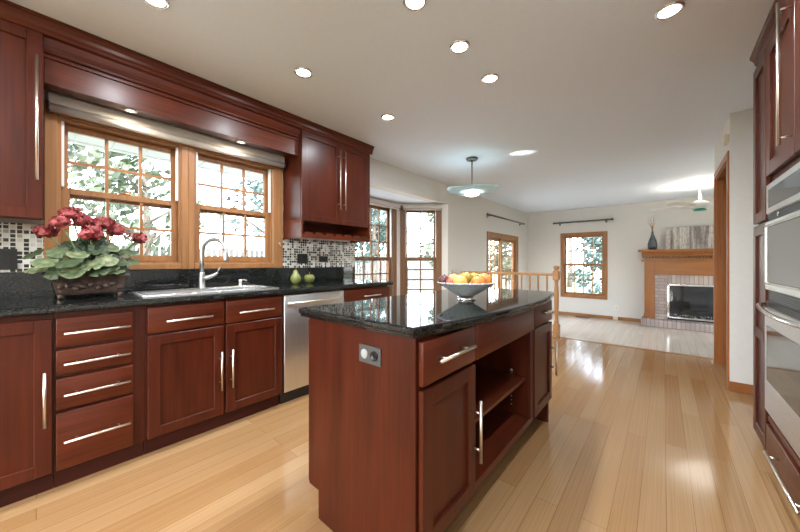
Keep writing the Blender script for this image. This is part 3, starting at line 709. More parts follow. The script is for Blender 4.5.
# ---------------------------------------------------------------- island
IY0, IY1, IX0, IX1, IF = .80, 2.335, 1.602, 2.225, 2.248
r = thing('kitchen_island', 'cherry kitchen island with drawers, doors and an open shelf', 'kitchen island', (1.92, 1.57, 0))
mb = MB()
mb.prism([(IX0+.02, .125), (IX0+.02, ZT-.001), (IX1, ZT-.001), (IX1, .002), (IX0+.09, .002), (IX0+.09, .125)], IY0, IY0+.02, axes='xzy')
put('end_panel', mb, M['cherry'], r)
put('end_panel', MB().prism([(IX0+.02, .125), (IX0+.02, ZT-.001), (IX1, ZT-.001), (IX1, .002), (IX0+.09, .002), (IX0+.09, .125)], IY1-.02, IY1, axes='xzy'), M['cherry'], r)
OY0, OY1, OZ0, OZ1 = 1.195, 1.915, .185, .720
for a, b in ((IY0+.0201, OY0-.018), (1.955, IY1-.0201)): put('body', MB().box(IX0+.02, IX1-.001, a, b, .15, ZT-.002), M['cherry'], r)
mb = MB(); mb.box(IX0+.02, 1.74, OY0-.0179, 1.9549, .15, ZT-.002); mb.box(1.74, IX1-.001, OY0-.0179, 1.9549, OZ1, ZT-.002)
mb.box(1.7401, IX1-.001, OY0-.0179, OY0, OZ0, OZ1-.0005); mb.box(1.7401, IX1-.001, OY1, 1.9549, OZ0, OZ1-.0005)
put('niche', mb, M['cherry'], r)
put('bottom_shelf', MB().box(1.7401, IX1+.006, OY0-.0179, 1.9549, .15, OZ0-.0005), M['cherry_h'], r)
put('stile', MB().box(IX1, IX1+.012, OY1-.012, 1.955, OZ0, OZ1, .002), M['cherry'], r)
sh = put('shelf', MB().box(1.741, IX1-.02, OY0+.001, OY1-.001, .405, .425, .002), M['cherry_h'], r)
for yy in (OY0+.004, OY1-.004):
    for xx in (1.80, 2.12): put('shelf_pin', MB().tube([(xx, yy-.004, .452), (xx, yy+.004, .452)], .008, 10).box(xx-.007, xx+.007, yy-.004, yy+.004, .427, .455), M['nickel'], r)
mb = MB()
for k in range(7):
    mb.tube([(2.12, OY1-.0012, .24+.026*k), (2.12, OY1-.0001, .24+.026*k)], .004, 8)
put('pin_holes', mb, M['nickel'], r)
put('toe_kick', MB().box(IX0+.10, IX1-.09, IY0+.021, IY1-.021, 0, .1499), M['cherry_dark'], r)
q = slab(r, IF, 1, .812, 1.180, .714, .860); bar(q, (IF, .86, .795), (IF, 1.106, .795), (1, 0, 0), inset=.045, r=.0065)
q = shaker(r, IF, 1, .812, 1.180, .165, .700); bar(q, (IF, 1.152, .318), (IF, 1.152, .566), (1, 0, 0), inset=.05, r=.0065)
slab(r, IF, 1, 1.188, 1.945, .712, .860, name='apron')
q = slab(r, IF, 1, 1.953, 2.330, .722, .860); bar(q, (IF, 2.07, .800), (IF, 2.215, .800), (1, 0, 0), inset=.03, r=.0065)
q = shaker(r, IF, 1, 1.953, 2.330, .175, .708); bar(q, (IF, 2.300, .35), (IF, 2.300, .58), (1, 0, 0), inset=.05, r=.0065)
for (a, b) in ((.808, 1.30), (1.305, 1.83), (1.835, 2.33)):
    q = shaker(r, IX0, -1, a, b, .125, .860, th=.0195); bar(q, (IX0, b-.03, .45), (IX0, b-.03, .70), (-1, 0, 0))
r = thing('island_countertop', 'polished black granite island top with a bowed right edge', 'countertop', (1.92, 1.57, ZT))
ctl = [(2.240, .77), (2.288, 1.05), (2.318, 1.33), (2.334, 1.60), (2.325, 1.90), (2.298, 2.15), (2.262, 2.34)]
def spline(P, n=6):
    out = []; Q = [P[0]]+P+[P[-1]]
    for i in range(len(P)-1):
        p0, p1, p2, p3 = [Vector(Q[i+j]) for j in range(4)]
        for k in range(n):
            t = k/n; out.append(tuple(.5*((2*p1)+(p2-p0)*t+(2*p0-5*p1+4*p2-p3)*t*t+(3*p1-p0-3*p2+p3)*t**3)))
    return out+[P[-1]]
pr_ = spline(ctl)
poly = [(1.577, .775), (1.582, .77)]+pr_+[(2.245, 2.362), (2.225, 2.368), (1.60, 2.368), (1.577, 2.35)]
def inset(P, d):
    out = []; n = len(P)
    for k in range(n):
        a, b, c = Vector(P[k-1]), Vector(P[k]), Vector(P[(k+1) % n]); e1, e2 = (b-a).normalized(), (c-b).normalized()
        n1, n2 = Vector((-e1.y, e1.x)), Vector((-e2.y, e2.x)); m_ = (n1+n2).normalized(); out.append(tuple(b+m_*d/max(.5, m_.dot(n1))))
    return out
mb = MB().prism(poly, .8885, .914, .0095, 4).prism(inset(poly, .009), ZT+.004, .890, .004, 2).prism(inset(poly, .016), ZT, ZT+.005)
put('slab', mb, M['granite'], r)
# island outlet
r = thing('island_outlet', 'grey plate with two round sockets on the end of the island', 'outlet', (2.017, IY0-.001, .781))
put('plate', MB().box(1.960, 2.073, IY0-.007, IY0-.0005, .747, .813, .002), M['grey_plate'], r)
put('socket', MB().lathe([(0, 0), (.015, 0), (.018, .003), (.018, .006), (0, .006)], (1.992, IY0-.0125, .781), 24, 'y'), M['disc_grey'], r)
put('socket', MB().lathe([(0, .004), (.012, .004), (.015, 0), (.018, 0), (.018, .0055), (0, .0055)], (2.043, IY0-.0125, .781), 24, 'y'), M['black'], r)

# ---------------------------------------------------------------- fruit bowl
BC = (2.006, 1.544)
def bowlmat():
    m, nt, b = mat('woven_grey_bowl'); L = nt.links.new
    tc = N(nt, 'ShaderNodeTexCoord'); v = N(nt, 'ShaderNodeTexVoronoi'); v.inputs['Scale'].default_value = 95; v.feature = 'DISTANCE_TO_EDGE'
    r_ = N(nt, 'ShaderNodeValToRGB'); e = r_.color_ramp.elements; e[0].position = .02; e[0].color = (.14, .155, .16, 1); e[1].position = .11; e[1].color = (.72, .76, .77, 1)
    L(tc.outputs['Object'], v.inputs[0]); L(v.outputs['Distance'], r_.inputs[0]); L(r_.outputs[0], b.inputs['Base Color'])
    b.inputs['Roughness'].default_value = .3; b.inputs['Metallic'].default_value = .1
    bp = N(nt, 'ShaderNodeBump'); bp.inputs['Strength'].default_value = .6; bp.inputs['Distance'].default_value = .003; L(v.outputs['Distance'], bp.inputs['Height']); L(bp.outputs[0], b.inputs['Normal'])
    return m
r = thing('fruit_bowl', 'grey textured footed fruit bowl on the island', 'bowl', (*BC, .914))
put('bowl', MB().lathe([(0, .022), (.045, .022), (.10, .055), (.156, .092), (.159, .094), (.157, .098), (.150, .094), (.098, .062), (.04, .030), (0, .028)], (*BC, .9142), 48), bowlmat(), r)
put('foot', MB().lathe([(0, .0), (.052, .0), (.053, .004), (.046, .012), (.044, .022), (0, .022)], (*BC, .9142), 32), M['chrome'], r)
M['orange'] = noisy('orange_peel', (.58, .17, .028), (.70, .25, .05), (160, 160, 160), .4, bump=.25)
M['mango'] = noisy('mango_skin', (.50, .29, .06), (.62, .38, .10), (14, 14, 14), .4)
M['olive'] = noisy('pear_skin', (.30, .22, .03), (.46, .34, .06), (25, 25, 25), .4)
M['plum'] = noisy('dark_fruit_skin', (.03, .008, .012), (.16, .035, .035), (40, 40, 40), .3)
M['redskin'] = noisy('red_fruit_skin', (.22, .03, .03), (.45, .12, .06), (30, 30, 30), .35)
M['peach'] = noisy('peach_skin', (.60, .25, .06), (.58, .36, .12), (16, 16, 16), .45)
zb = .9142
def fruit(name, lab, dx, dy, dz, r_, m, sc=(1, 1, 1), rot=None, cat='fruit', stem=True, pear=False, grp=None):
    # dx: right along the view, dy: away from the viewer
    vx, vy = Vector((.7616, .648)), Vector((-.648, .7616)); p = Vector(BC)+vx*dx+vy*dy; c = Vector((p.x, p.y, zb+dz))
    o = thing(name, lab, cat, c, grp)
    R3 = (rot or Matrix.Rotation(0, 4, 'X'))
    fn = None
    if pear: fn = lambda q: (q.x*(1-.33*max(q.z, 0)-.12*max(q.z, 0)**2), q.y*(1-.33*max(q.z, 0)-.12*max(q.z, 0)**2), q.z*(1.35 if q.z > 0 else 1))
    else: fn = lambda q: (q.x, q.y, q.z-.16*math.exp(-(q.x**2+q.y**2)/.03)*(1 if q.z > 0 else -.5))
    put('flesh', MB().ball(c, r_, sc, 24, R3, fn), m, o)
    if stem:
        a = c+(R3 @ Vector((0, 0, r_*sc[2]*(1.3 if pear else .8)))); b = a+(R3 @ Vector((.002, .003, r_*.3)))
        put('stem', MB().tube([a, (a+b)/2+Vector((.001, 0, 0)), b], [.0022, .002, .0028], 8), M['dark'], o)
RX = lambda a, ax='Y': Matrix.Rotation(math.radians(a), 4, ax)
fruit('mango', 'yellow mango lying at the front of the fruit bowl', -.048, -.075, .104, .037, M['mango'], (1.15, 1, .92), RX(20), stem=False)
fruit('orange', 'orange at the front middle of the fruit bowl', .046, -.080, .100, .036, M['orange'], (1, 1, .96))
fruit('orange', 'orange at the right end of the fruit bowl', .098, -.030, .110, .038, M['orange'], (1.02, 1, .95), RX(25))
fruit('pear', 'olive green pear standing tallest in the middle of the fruit bowl', .0, .010, .118, .035, M['olive'], rot=RX(-12), pear=False, cat='fruit')
fruit('pear', 'small olive green pear behind the two oranges', .052, .035, .120, .029, M['olive'], rot=RX(20))
fruit('peach', 'pale yellow peach wedged behind the right orange', .085, .045, .110, .032, M['peach'])
fruit('peach', 'orange peach behind the mango on the left of the bowl', -.068, .0, .112, .032, M['peach'])
fruit('plum', 'dark purple plum at the left rim of the fruit bowl', -.125, -.020, .106, .031, M['plum'])
fruit('nectarine', 'red nectarine low between the plum and the mango', -.095, -.060, .098, .026, M['redskin'], stem=False)
fruit('red_pear', 'dark red pear with its tip pointing up behind the peach', -.055, .055, .120, .026, M['plum'], rot=RX(-25), pear=True)
fruit('apple', 'green apple at the back centre of the fruit bowl', .0, .085, .108, .034, M['olive'])

# ---------------------------------------------------------------- recessed lights
cans = [(.930, .377, 'recessed ceiling light above the drawer cabinet, cut by the top edge'), (.964, 1.185, 'recessed ceiling light above the sink, near the valance'),
        (.960, 2.040, 'recessed ceiling light nearest the right wall cabinet, farthest of the left row'), (1.900, 1.221, 'recessed ceiling light above the near end of the island'),
        (1.905, 1.654, 'recessed ceiling light above the fruit bowl, middle of the island row'), (1.907, 2.078, 'recessed ceiling light above the far end of the island'),
        (2.862, 2.118, 'recessed ceiling light at the right, above the aisle by the ovens')]
behind = [(.95, -.45), (.95, -1.3), (1.9, -.6), (2.86, .9), (2.86, -.4), (2.0, -1.6), (3.2, -1.6)]  # unseen lamps added as fill for the kitchen
proto = None
for i, c in enumerate(cans+behind):
    lab = c[2] if len(c) > 2 else 'unseen fill light added behind the camera, shaped as a recessed lamp'
    if proto is None:
        proto = thing('recessed_light', lab, 'ceiling light', (c[0], c[1], H), 'recessed lights in the kitchen ceiling'); o = (c[0], c[1], H-.0005)
        put('trim_ring', MB().lathe([(.044, 0), (.062, 0), (.062, -.004), (.054, -.009), (.046, -.006), (.044, 0)], o, 32), M['chrome'], proto)
        put('lens', MB().lathe([(0, -.004), (.0438, -.004), (.0438, -.0005), (0, -.0005)], o, 32), M['lamp'], proto)
        ld = bpy.data.lights.new('lamp', 'AREA'); ld.shape = 'DISK'; ld.size = .085; ld.energy = CAN_W; ld.color = (.87, .945, 1)
        lo = bpy.data.objects.new('lamp', ld); C.objects.link(lo); lo.parent = proto; lo.location = (0, 0, -.0115)
    else:
        k = copy_tree(proto); k.location = (c[0], c[1], H); k['label'] = lab

# ---------------------------------------------------------------- pendant
px, py = 1.011, 3.542
r = thing('pendant_lamp', 'glass dish pendant lamp hanging from the ceiling before the bay', 'lamp', (px, py, 1.95))
put('canopy', MB().lathe([(0, 0), (.072, 0), (.074, -.008), (.066, -.022), (.02, -.028), (0, -.028)], (px, py, H-.0005), 28), M['bronze'], r)
put('rod', MB().tube([(px, py, H-.028), (px, py, 2.03)], .008, 10).lathe([(0, .045), (.012, .045), (.018, .03), (.02, 0), (0, -.01)], (px, py, 2.02), 16), M['bronze'], r)
def wav(x, y, z, a, rad): return x, y, z+(.016*math.sin(2*a+.6)+.005*math.sin(5*a))*(rad/.30)**2
put('glass_dish', MB().lathe([(.020, .022), (.09, .010), (.18, .012), (.26, .026), (.312, .036), (.316, .040), (.30, .041), (.25, .033), (.17, .020), (.09, .017), (.020, .028)], (px, py, 1.988), 56, warp=wav), M['aqua'], r)
put('lamp_cup', MB().lathe([(.086, .010), (.105, .0), (.108, -.004), (.10, -.004), (.084, .006), (.086, .010)], (px, py, 1.968), 32), M['steel'], r)
put('bulb_cover', MB().lathe([(0, -.026), (.04, -.022), (.075, -.010), (.09, .002)], (px, py, 1.968), 32), M['lamp_soft'], r)
ld = bpy.data.lights.new('pendant_bulb', 'AREA'); ld.shape = 'DISK'; ld.size = .15; ld.energy = 8; ld.color = (1, .97, .92)
lo = bpy.data.objects.new('pendant_bulb', ld); C.objects.link(lo); lo.parent = r; lo.location = (0, 0, -.012)
ld = bpy.data.lights.new('pendant_capsule', 'POINT'); ld.energy = 9; ld.shadow_soft_size = .015; ld.color = (1, .98, .95)
lo = bpy.data.objects.new('pendant_capsule', ld); C.objects.link(lo); lo.parent = r; lo.location = (0, 0, .030)
ld = bpy.data.lights.new('added_ceiling_spot', 'SPOT'); ld.energy = 45; ld.spot_size = math.radians(18); ld.spot_blend = 1; ld.shadow_soft_size = .01; ld.color = (1, .99, .97)  # spot added to throw a bright patch onto the ceiling
lo = bpy.data.objects.new('added_ceiling_spot', ld); C.objects.link(lo); lo.parent = r; lo.location = (.06, .02, .085)
lo.rotation_euler = (Vector((1.547, 3.744, H))-Vector((px+.06, py+.02, 2.035))).to_track_quat('-Z', 'Y').to_euler()

# ---------------------------------------------------------------- railing
r = thing('railing', 'oak guard railing with turned spindles along the step', 'railing', (.85, 5.0, 0)); RY = 5.00
mb = MB(); mb.prism([(RY-.032, .915), (RY+.032, .915), (RY+.034, .935), (RY+.026, .955), (RY-.026, .955), (RY-.034, .935)], XN, 1.60, axes='yzx'); put('handrail', mb, M['oak_x'] if False else M['rail_oak'], r)
put('bottom_rail', MB().box(XN, 1.60, RY-.03, RY+.03, .06, .09, .004), M['rail_oak'], r)
bp_ = [(.016, .0901), (.016, .30), (.012, .31), (.017, .33), (.011, .36), (.016, .47), (.0165, .55), (.010, .66), (.014, .68), (.010, .70), (.015, .72), (.015, .915)]
b0 = None
for k in range(12):
    x = 1.50-.126*k
    if b0 is None: b0 = put('baluster', MB().lathe(bp_, (x, RY, 0), 12), M['rail_oak'], r)
    else: c = b0.copy(); C.objects.link(c); c.parent = r; c.location.x = -.126*k
nx = 1.63; mb = MB()
mb.box(nx-.042, nx+.042, RY-.042, RY+.042, .001, .20, .004); mb.lathe([(.040, .20), (.030, .22), (.036, .24), (.026, .26), (.026, .30), (.034, .58), (.036, .64), (.026, .78), (.024, .81), (.033, .825), (.024, .84), (.04, .855)], (nx, RY, 0), 24)
mb.box(nx-.042, nx+.042, RY-.042, RY+.042, .855, .985, .006); mb.lathe([(.042, .985), (.030, 1.0), (.024, 1.008), (.040, 1.022), (.045, 1.038), (.036, 1.055), (.012, 1.066), (0, 1.067)], (nx, RY, 0), 24)
put('newel_post', mb, M['rail_oak'], r)

# ---------------------------------------------------------------- curtain rods, far wall bits
def rod(label, xf, x0, x1, z):
    r = thing('curtain_rod', label, 'curtain rod', xf @ Vector(((x0+x1)/2, -.07, z)))
    put('pole', MB(xf).tube([(x0, -.07, z), (x1, -.07, z)], .019, 12), M['bronze'], r)
    for x in (x0, x1): put('finial', MB(xf).ball((x, -.07, z), .026, (1.2, 1, 1), 12), M['bronze'], r)
    for x in (x0+.12, x1-.12): put('bracket', MB(xf).tube([(x, -.0005, z-.02), (x, -.05, z-.02), (x, -.07, z-.014)], .009, 8).box(x-.02, x+.02, -.006, -.0004, z-.06, z+.03, .002), M['bronze'], r)
rod('dark curtain rod above the sliding patio door', XLN, 5.92, 8.05, 2.09)
rod('dark curtain rod above the far window', XF, .73, 1.95, 2.095)
r = thing('wall_outlet', 'white outlet on the far wall left of the fireplace', 'outlet', (2.02, YF, .07))
put('plate', MB().box(1.985, 2.055, YF-.006, YF-.0005, .01, .125, .002), M['white'], r); put('socket', MB().box(2.003, 2.037, YF-.008, YF-.0061, .03, .105, .001), M['cream'], r)
tag(put('cable_box', MB().box(1.96, 2.05, YF-.04, YF-.0145, ZF+.001, ZF+.075, .004), M['cream'], loc=(2.0, YF-.03, ZF)), 'small cream box at the baseboard below the far outlet', 'box')
r = thing('floor_vent', 'dark floor vent by the far wall under the window', 'vent', (1.38, 8.42, ZF))
put('frame', MB().box(1.22, 1.54, 8.36, 8.47, ZF+.0005, ZF+.006, .002), M['bronze'], r)
mb = MB()
for k in range(14): mb.box(1.235+.021*k, 1.250+.021*k, 8.375, 8.455, ZF+.0061, ZF+.009)
put('slats', mb, M['dark'], r)
r = thing('door_chime', 'small cream chime box on the wall above the cased opening', 'door chime', (3.27, 3.97, 2.2))
put('box', MB().box(3.247, 3.2795, 3.935, 4.015, 2.165, 2.245, .005, 2), M['cream'], r)

# ---------------------------------------------------------------- fireplace
fxc = 3.43; FY = 8.30
M['mant'] = wood('mantel_oak', (.25, .095, .030), (.36, .150, .050), 'x', .35, .1)
M['mant_v'] = wood('mantel_oak_upright', (.25, .095, .030), (.36, .150, .050), 'z', .35, .1)
r = thing('fireplace', 'brick fireplace with an oak mantel on the far wall', 'fireplace', (fxc, FY, ZF))
HT = -.055
put('hearth', MB().box(2.485, 2*fxc-2.485, 8.10, YF-.001, ZF, HT, .004), M['brick_v'], r)
mb = MB(); bx0, bx1, bz1 = 2.90, 2*fxc-2.90, .665
for a, b in ((2.68, bx0), (bx1, 2*fxc-2.68)): put('brick_jamb', MB().box(a, b, 8.38, YF-.001, HT, .86), M['brick_h'], r)
put('brick_lintel', MB().box(bx0, bx1, 8.38, YF-.001, bz1, .86), M['brick_v'], r)
for s in (0, 1):
    mb = MB(); X0, X1 = (2.53, 2.70) if not s else (2*fxc-2.70, 2*fxc-2.53)
    mb.box(X0, X1, 8.345, YF-.001, HT, .86, .004); mb.box(X0+.03, X1-.03, 8.335, 8.346, HT+.12, .82, .003); mb.box(X0-.01, X1+.01, 8.33, 8.42, HT, HT+.10, .004)
    put('pilaster', mb, M['mant_v'], r)
put('frieze', MB().box(2.53, 2*fxc-2.53, 8.345, YF-.001, .8601, 1.20, .004).box(2.70, 2*fxc-2.70, 8.335, 8.346, .885, 1.10, .003).box(2.480, 2*fxc-2.480, 8.325, YF-.001, 1.13, 1.165, .004), M['mant'], r)
mb = MB(); k = 0; x = 2.50
while x < 2*fxc-2.52: mb.box(x, x+.026, 8.303, 8.344, 1.201, 1.238); x += .052
put('dentil', mb, M['mant_v'], r)
prof = [(8.345, 1.2385), (8.31, 1.2385), (8.30, 1.245), (8.29, 1.275), (8.25, 1.31), (8.24, 1.335), (YF-.001, 1.335), (YF-.001, 1.2385)]
put('mantel_shelf', MB().prism(prof, 2.49, 2*fxc-2.49, axes='yzx').box(2.43, 2*fxc-2.43, 8.19, YF-.001, 1.3355, 1.375, .006), M['mant'], r)
mb = MB(); mb.box(bx0, bx1, YF-.02, YF-.002, HT, bz1); mb.box(bx0, bx0+.02, 8.40, YF-.02, HT, bz1); mb.box(bx1-.02, bx1, 8.40, YF-.02, HT, bz1); mb.box(bx0+.02, bx1-.02, 8.40, YF-.02, bz1-.02, bz1); mb.box(bx0+.02, bx1-.02, 8.40, YF-.02, HT, HT+.03)
put('firebox', mb, M['black'], r)
mb = MB(); mb.box(bx0-.005, bx0+.03, 8.365, 8.3795, HT+.035, bz1+.01, .002); mb.box(bx1-.03, bx1+.005, 8.365, 8.3795, HT+.035, bz1+.01, .002); mb.box(bx0, bx1, 8.365, 8.3795, bz1-.025, bz1+.01, .002); mb.box(bx0, bx1, 8.365, 8.3795, HT+.035, HT+.065, .002)
put('glass_frame', mb, M['chrome'], r)
put('glass_door', MB().box(bx0+.03, bx1-.03, 8.371, 8.375, HT+.065, bz1-.025), M['fire_glass'], r)
mb = MB()
for k in range(3): mb.tube([(3.05+.05*k, 8.46-.02*k, HT+.11+.06*k), (3.75-.03*k, 8.45+.02*k, HT+.12+.05*k)], .045, 10)
put('log', mb, M['dark'], r)
mb = MB()
for k in range(120): mb.ball((rnd.uniform(3.0, 3.88), rnd.uniform(8.405, 8.47), HT+.07+rnd.uniform(0, .05)), rnd.uniform(.008, .016), (1, 1, .8), 6)
e = put('ember_bed', mb, M['white'], r); e['kind'] = 'stuff'
# vase with twigs, birch canvas
r = thing('vase', 'slender grey bottle vase with bare twigs on the mantel', 'vase', (2.665, 8.36, 1.3755))
put('body', MB().lathe([(0, 0), (.062, 0), (.078, .05), (.082, .11), (.066, .19), (.036, .27), (.020, .33), (.018, .37), (.022, .385), (.014, .385), (.012, .33), (0, .33)], (2.665, 8.36, 1.3756), 28), noisy('slate_glaze', (.035, .04, .05), (.10, .115, .13), (14, 14, 40), .35), r)
for k, (dx, dy, h) in enumerate(((-.06, .02, .62), (-.02, -.02, .70), (.03, .02, .60), (.015, -.01, .72), (-.035, .0, .56))):
    b = Vector((2.665, 8.36, 1.70)); mb = MB().tube([b, b+Vector((dx*.3, dy, h*.25)), b+Vector((dx*1.3, dy, h*.42)), b+Vector((dx*.9, dy, h*.56))], [.005, .004, .003, .0015], 6)
    put('twig', mb, M['oak_red'], r)
def birch():
    m, nt, b = mat('birch_canvas'); L = nt.links.new
    tc = N(nt, 'ShaderNodeTexCoord'); mp = N(nt, 'ShaderNodeMapping'); mp.inputs['Scale'].default_value = (9, 1, .8)
    n = N(nt, 'ShaderNodeTexNoise'); n.inputs['Scale'].default_value = 1; n.inputs['Detail'].default_value = 2
    mp2 = N(nt, 'ShaderNodeMapping'); mp2.inputs['Scale'].default_value = (45, 1, 14); n2 = N(nt, 'ShaderNodeTexNoise'); n2.inputs['Scale'].default_value = 1
    for a, c in ((mp, n), (mp2, n2)): L(tc.outputs['Object'], a.inputs[0]); L(a.outputs[0], c.inputs[0])
    r1 = N(nt, 'ShaderNodeValToRGB'); e = r1.color_ramp.elements; e[0].position = .42; e[0].color = (.26, .235, .23, 1); e[1].position = .54; e[1].color = (.66, .63, .60, 1)
    r2 = N(nt, 'ShaderNodeValToRGB'); e = r2.color_ramp.elements; e[0].position = .35; e[0].color = (.55, .53, .52, 1); e[1].position = .55; e[1].color = (1, 1, 1, 1)
    mx = N(nt, 'ShaderNodeMixRGB', blend_type='MULTIPLY'); mx.inputs[0].default_value = .8
    L(n.outputs[0], r1.inputs[0]); L(n2.outputs[0], r2.inputs[0]); L(r1.outputs[0], mx.inputs[1]); L(r2.outputs[0], mx.inputs[2]); L(mx.outputs[0], b.inputs['Base Color']); b.inputs['Roughness'].default_value = .8
    return m
tag(put('wall_art', MB().box(2.875, 3.93, 8.49, 8.525, 1.3757, 1.83, .003, rot=None), birch(), loc=(3.43, 8.5, 1.3757)), 'wide canvas of pale birch trunks leaning on the mantel', 'picture')

# ---------------------------------------------------------------- ceiling fan
cx_, cy_, cz_ = 3.30, 7.15, 2.06
r = thing('ceiling_fan', 'white ceiling fan partly hidden behind the cased opening', 'ceiling fan', (cx_, cy_, cz_))
put('downrod', MB().tube([(cx_, cy_, H-.03), (cx_, cy_, cz_+.08)], .013, 10).lathe([(0, 0), (.07, 0), (.06, -.04), (.015, -.05), (0, -.05)], (cx_, cy_, H-.0005), 20), M['white'], r)
put('motor', MB().lathe([(0, .09), (.05, .085), (.11, .05), (.12, .01), (.10, -.03), (.05, -.05), (0, -.05)], (cx_, cy_, cz_), 24), M['white'], r)
for k in range(5):
    a = math.radians(72*k+20); xf = Matrix.Translation((cx_, cy_, cz_+.005)) @ Matrix.Rotation(a, 4, 'Z') @ Matrix.Rotation(math.radians(12), 4, 'X')
    mb = MB(xf).prism([(.19, -.055), (.60, -.085), (.66, -.06), (.66, .06), (.60, .085), (.19, .055)], -.004, .004)
    b = put('blade', mb, M['white'], r)
    put('blade_iron', MB(xf).box(.09, .23, -.02, .02, -.010, -.0045, .002), M['nickel'], b)
M['teal'] = plain('teal_reflection', (.02, .30, .24), .2)  # teal reflection in the light kit glass, painted as its base colour
put('light_cup', MB().lathe([(.03, -.05), (.06, -.055), (.085, -.075), (.08, -.085), (.03, -.09), (0, -.09)], (cx_, cy_, cz_), 24), M['teal'], r)
ld = bpy.data.lights.new('uplight', 'AREA'); ld.shape = 'DISK'; ld.size = .18; ld.energy = 13; ld.color = (1, .88, .72)
lo = bpy.data.objects.new('uplight', ld); C.objects.link(lo); lo.parent = r; lo.location = (0, 0, .11); lo.rotation_euler = (math.pi, 0, 0)

# ---------------------------------------------------------------- oven wall
TX = 3.28; TB = 3.302
def tall_body(r, y0, y1, z0=0.05, z1=H-.085):
    put('body', MB().box(TB, 3.915, y0, y1, z0, z1), M['cherry'], r)
    put('plinth', MB().box(3.36, 3.915, y0, y1, 0, z0), M['cherry_dark'], r)
def crown_r(r, y0, y1): put('crown', crown('c', y0, y1, TX+.018, -1, ''), M['cherry_h'], r); put('frieze', MB().box(TX+.004, TB, y0, y1, 2.336, H-.08), M['cherry_h'], r)
r = thing('pantry_cabinet', 'narrow tall cherry cabinet beside the ovens', 'cabinet', (3.6, 2.83, 0))
tall_body(r, 2.672, 2.995); crown_r(r, 2.672, 2.945)
shaker(r, TX, -1, 2.675, 2.992, 1.362, 2.333, rl=.062)
shaker(r, TX, -1, 2.675, 2.992, .055, 1.345, rl=.062, panels=((0, .49), (.49, 1)))
r = thing('oven_cabinet', 'tall cherry oven cabinet with upper doors at the right edge', 'cabinet', (3.6, 2.25, 0))
y0, y1 = 1.67, 2.668
put('upper_box', MB().box(TB, 3.915, y0, y1, 1.56, H-.085), M['cherry'], r)
for a, b in ((y0, y0+.03), (y1-.03, y1)): put('side_panel', MB().box(TB, 3.915, a, b, .05, 1.5595), M['cherry'], r)
put('lower_box', MB().box(TB, 3.915, y0+.03, y1-.03, .05, .27), M['cherry'], r)
put('back_panel', MB().box(3.90, 3.915, y0+.03, y1-.03, .27, 1.5595), M['cherry'], r); put('plinth', MB().box(3.36, 3.915, y0, y1, 0, .05), M['cherry_dark'], r); crown_r(r, y0, 2.6715)
ym = 2.168
for (a, b, hy) in ((ym+.002, y1-.003, ym+.034), (y0+.003, ym-.002, y0+.05)):
    q = shaker(r, TX, -1, a, b, 1.600, 2.333, rl=.075); bar(q, (TX, hy, 1.655), (TX, hy, 2.31), (-1, 0, 0), inset=.035, r=.007, off=.04)
q = slab(r, TX, -1, y0+.003, y1-.003, .055, .215); bar(q, (TX, 1.95, .130), (TX, 2.475, .130), (-1, 0, 0), r=.0065, inset=.06)
put('lip', MB().box(TX+.006, TB, y0+.01, y1-.01, .235, .262, .002), M['cherry_h'], r)
oy0, oy1 = y0+.032, y1-.032
fy0, fy1 = y0+.012, y1-.006
r = thing('microwave', 'stainless built-in microwave above the wall oven', 'microwave', (3.6, 2.25, .915))
put('box', MB().box(TB+.002, 3.80, oy0, oy1, .96, 1.545), M['dark'], r)
put('control_panel', MB().box(TX+.000, TB+.001, fy0, fy1, 1.388, 1.552, .004), M['steel'], r)
put('display', MB().box(TX-.003, TX-.0003, fy0+.06, fy1-.06, 1.418, 1.518, .001), M['oven_black'], r)
def vent(r, z0, z1):
    put('vent_back', MB().box(TX+.012, TB+.001, fy0, fy1, z0, z1), M['black'], r)
    mb = MB(); n = 5
    for k in range(n): z = z0+(z1-z0)*(k+.5)/n; mb.box(TX+.006, TX+.0115, fy0, fy1, z-.0017, z+.0017)
    put('vent_slat', mb, M['slat'], r)
vent(r, 1.347, 1.387)
put('emblem', MB().lathe([(0, 0), (.014, 0), (.014, .002), (0, .002)], (TX-.0015, 2.43, 1.367), 16, 'x'), M['chrome'], r)
put('door', MB().box(TX-.004, TB+.001, fy0, fy1, .968, 1.344, .005), M['steel'], r)
put('door_glass', MB().box(TX-.008, TX-.0043, fy0+.05, fy1-.045, 1.012, 1.312, .002), M['mirror_glass'], r)
put('glass_frame', MB(Matrix(((0, -1, 0, TX-.005), (1, 0, 0, 0), (0, 0, 1, 0), (0, 0, 0, 1)))).holes(fy0+.035, fy1-.03, .0, .006, 1.0, 1.325, [(fy0+.05, fy1-.045, 1.012, 1.312)]), M['chrome'], r)
r = thing('wall_oven', 'stainless wall oven with a bowed handle under the microwave', 'oven', (3.6, 2.25, .27))
put('box', MB().box(TB+.002, 3.85, oy0, oy1, .271, .958), M['dark'], r)
vent(r, .908, .964)
put('top_strip', MB().box(TX+.001, TB+.001, fy0, fy1, .872, .906, .003), M['black'], r)
put('door', MB().box(TX-.006, TB+.001, fy0, fy1, .295, .870, .006), M['steel'], r)
put('window', MB().box(TX-.009, TX-.0063, fy0+.09, fy1-.06, .475, .775, .002), M['mirror_glass'], r)
pts = [(TX-.012-.05*math.sin(math.pi*k/16)**.45, fy0+.03+(fy1-fy0-.035)*k/16, .886-.012*math.sin(math.pi*k/16)) for k in range(17)]
put('handle', MB().tube(pts, .011, 14), M['chrome'], r)

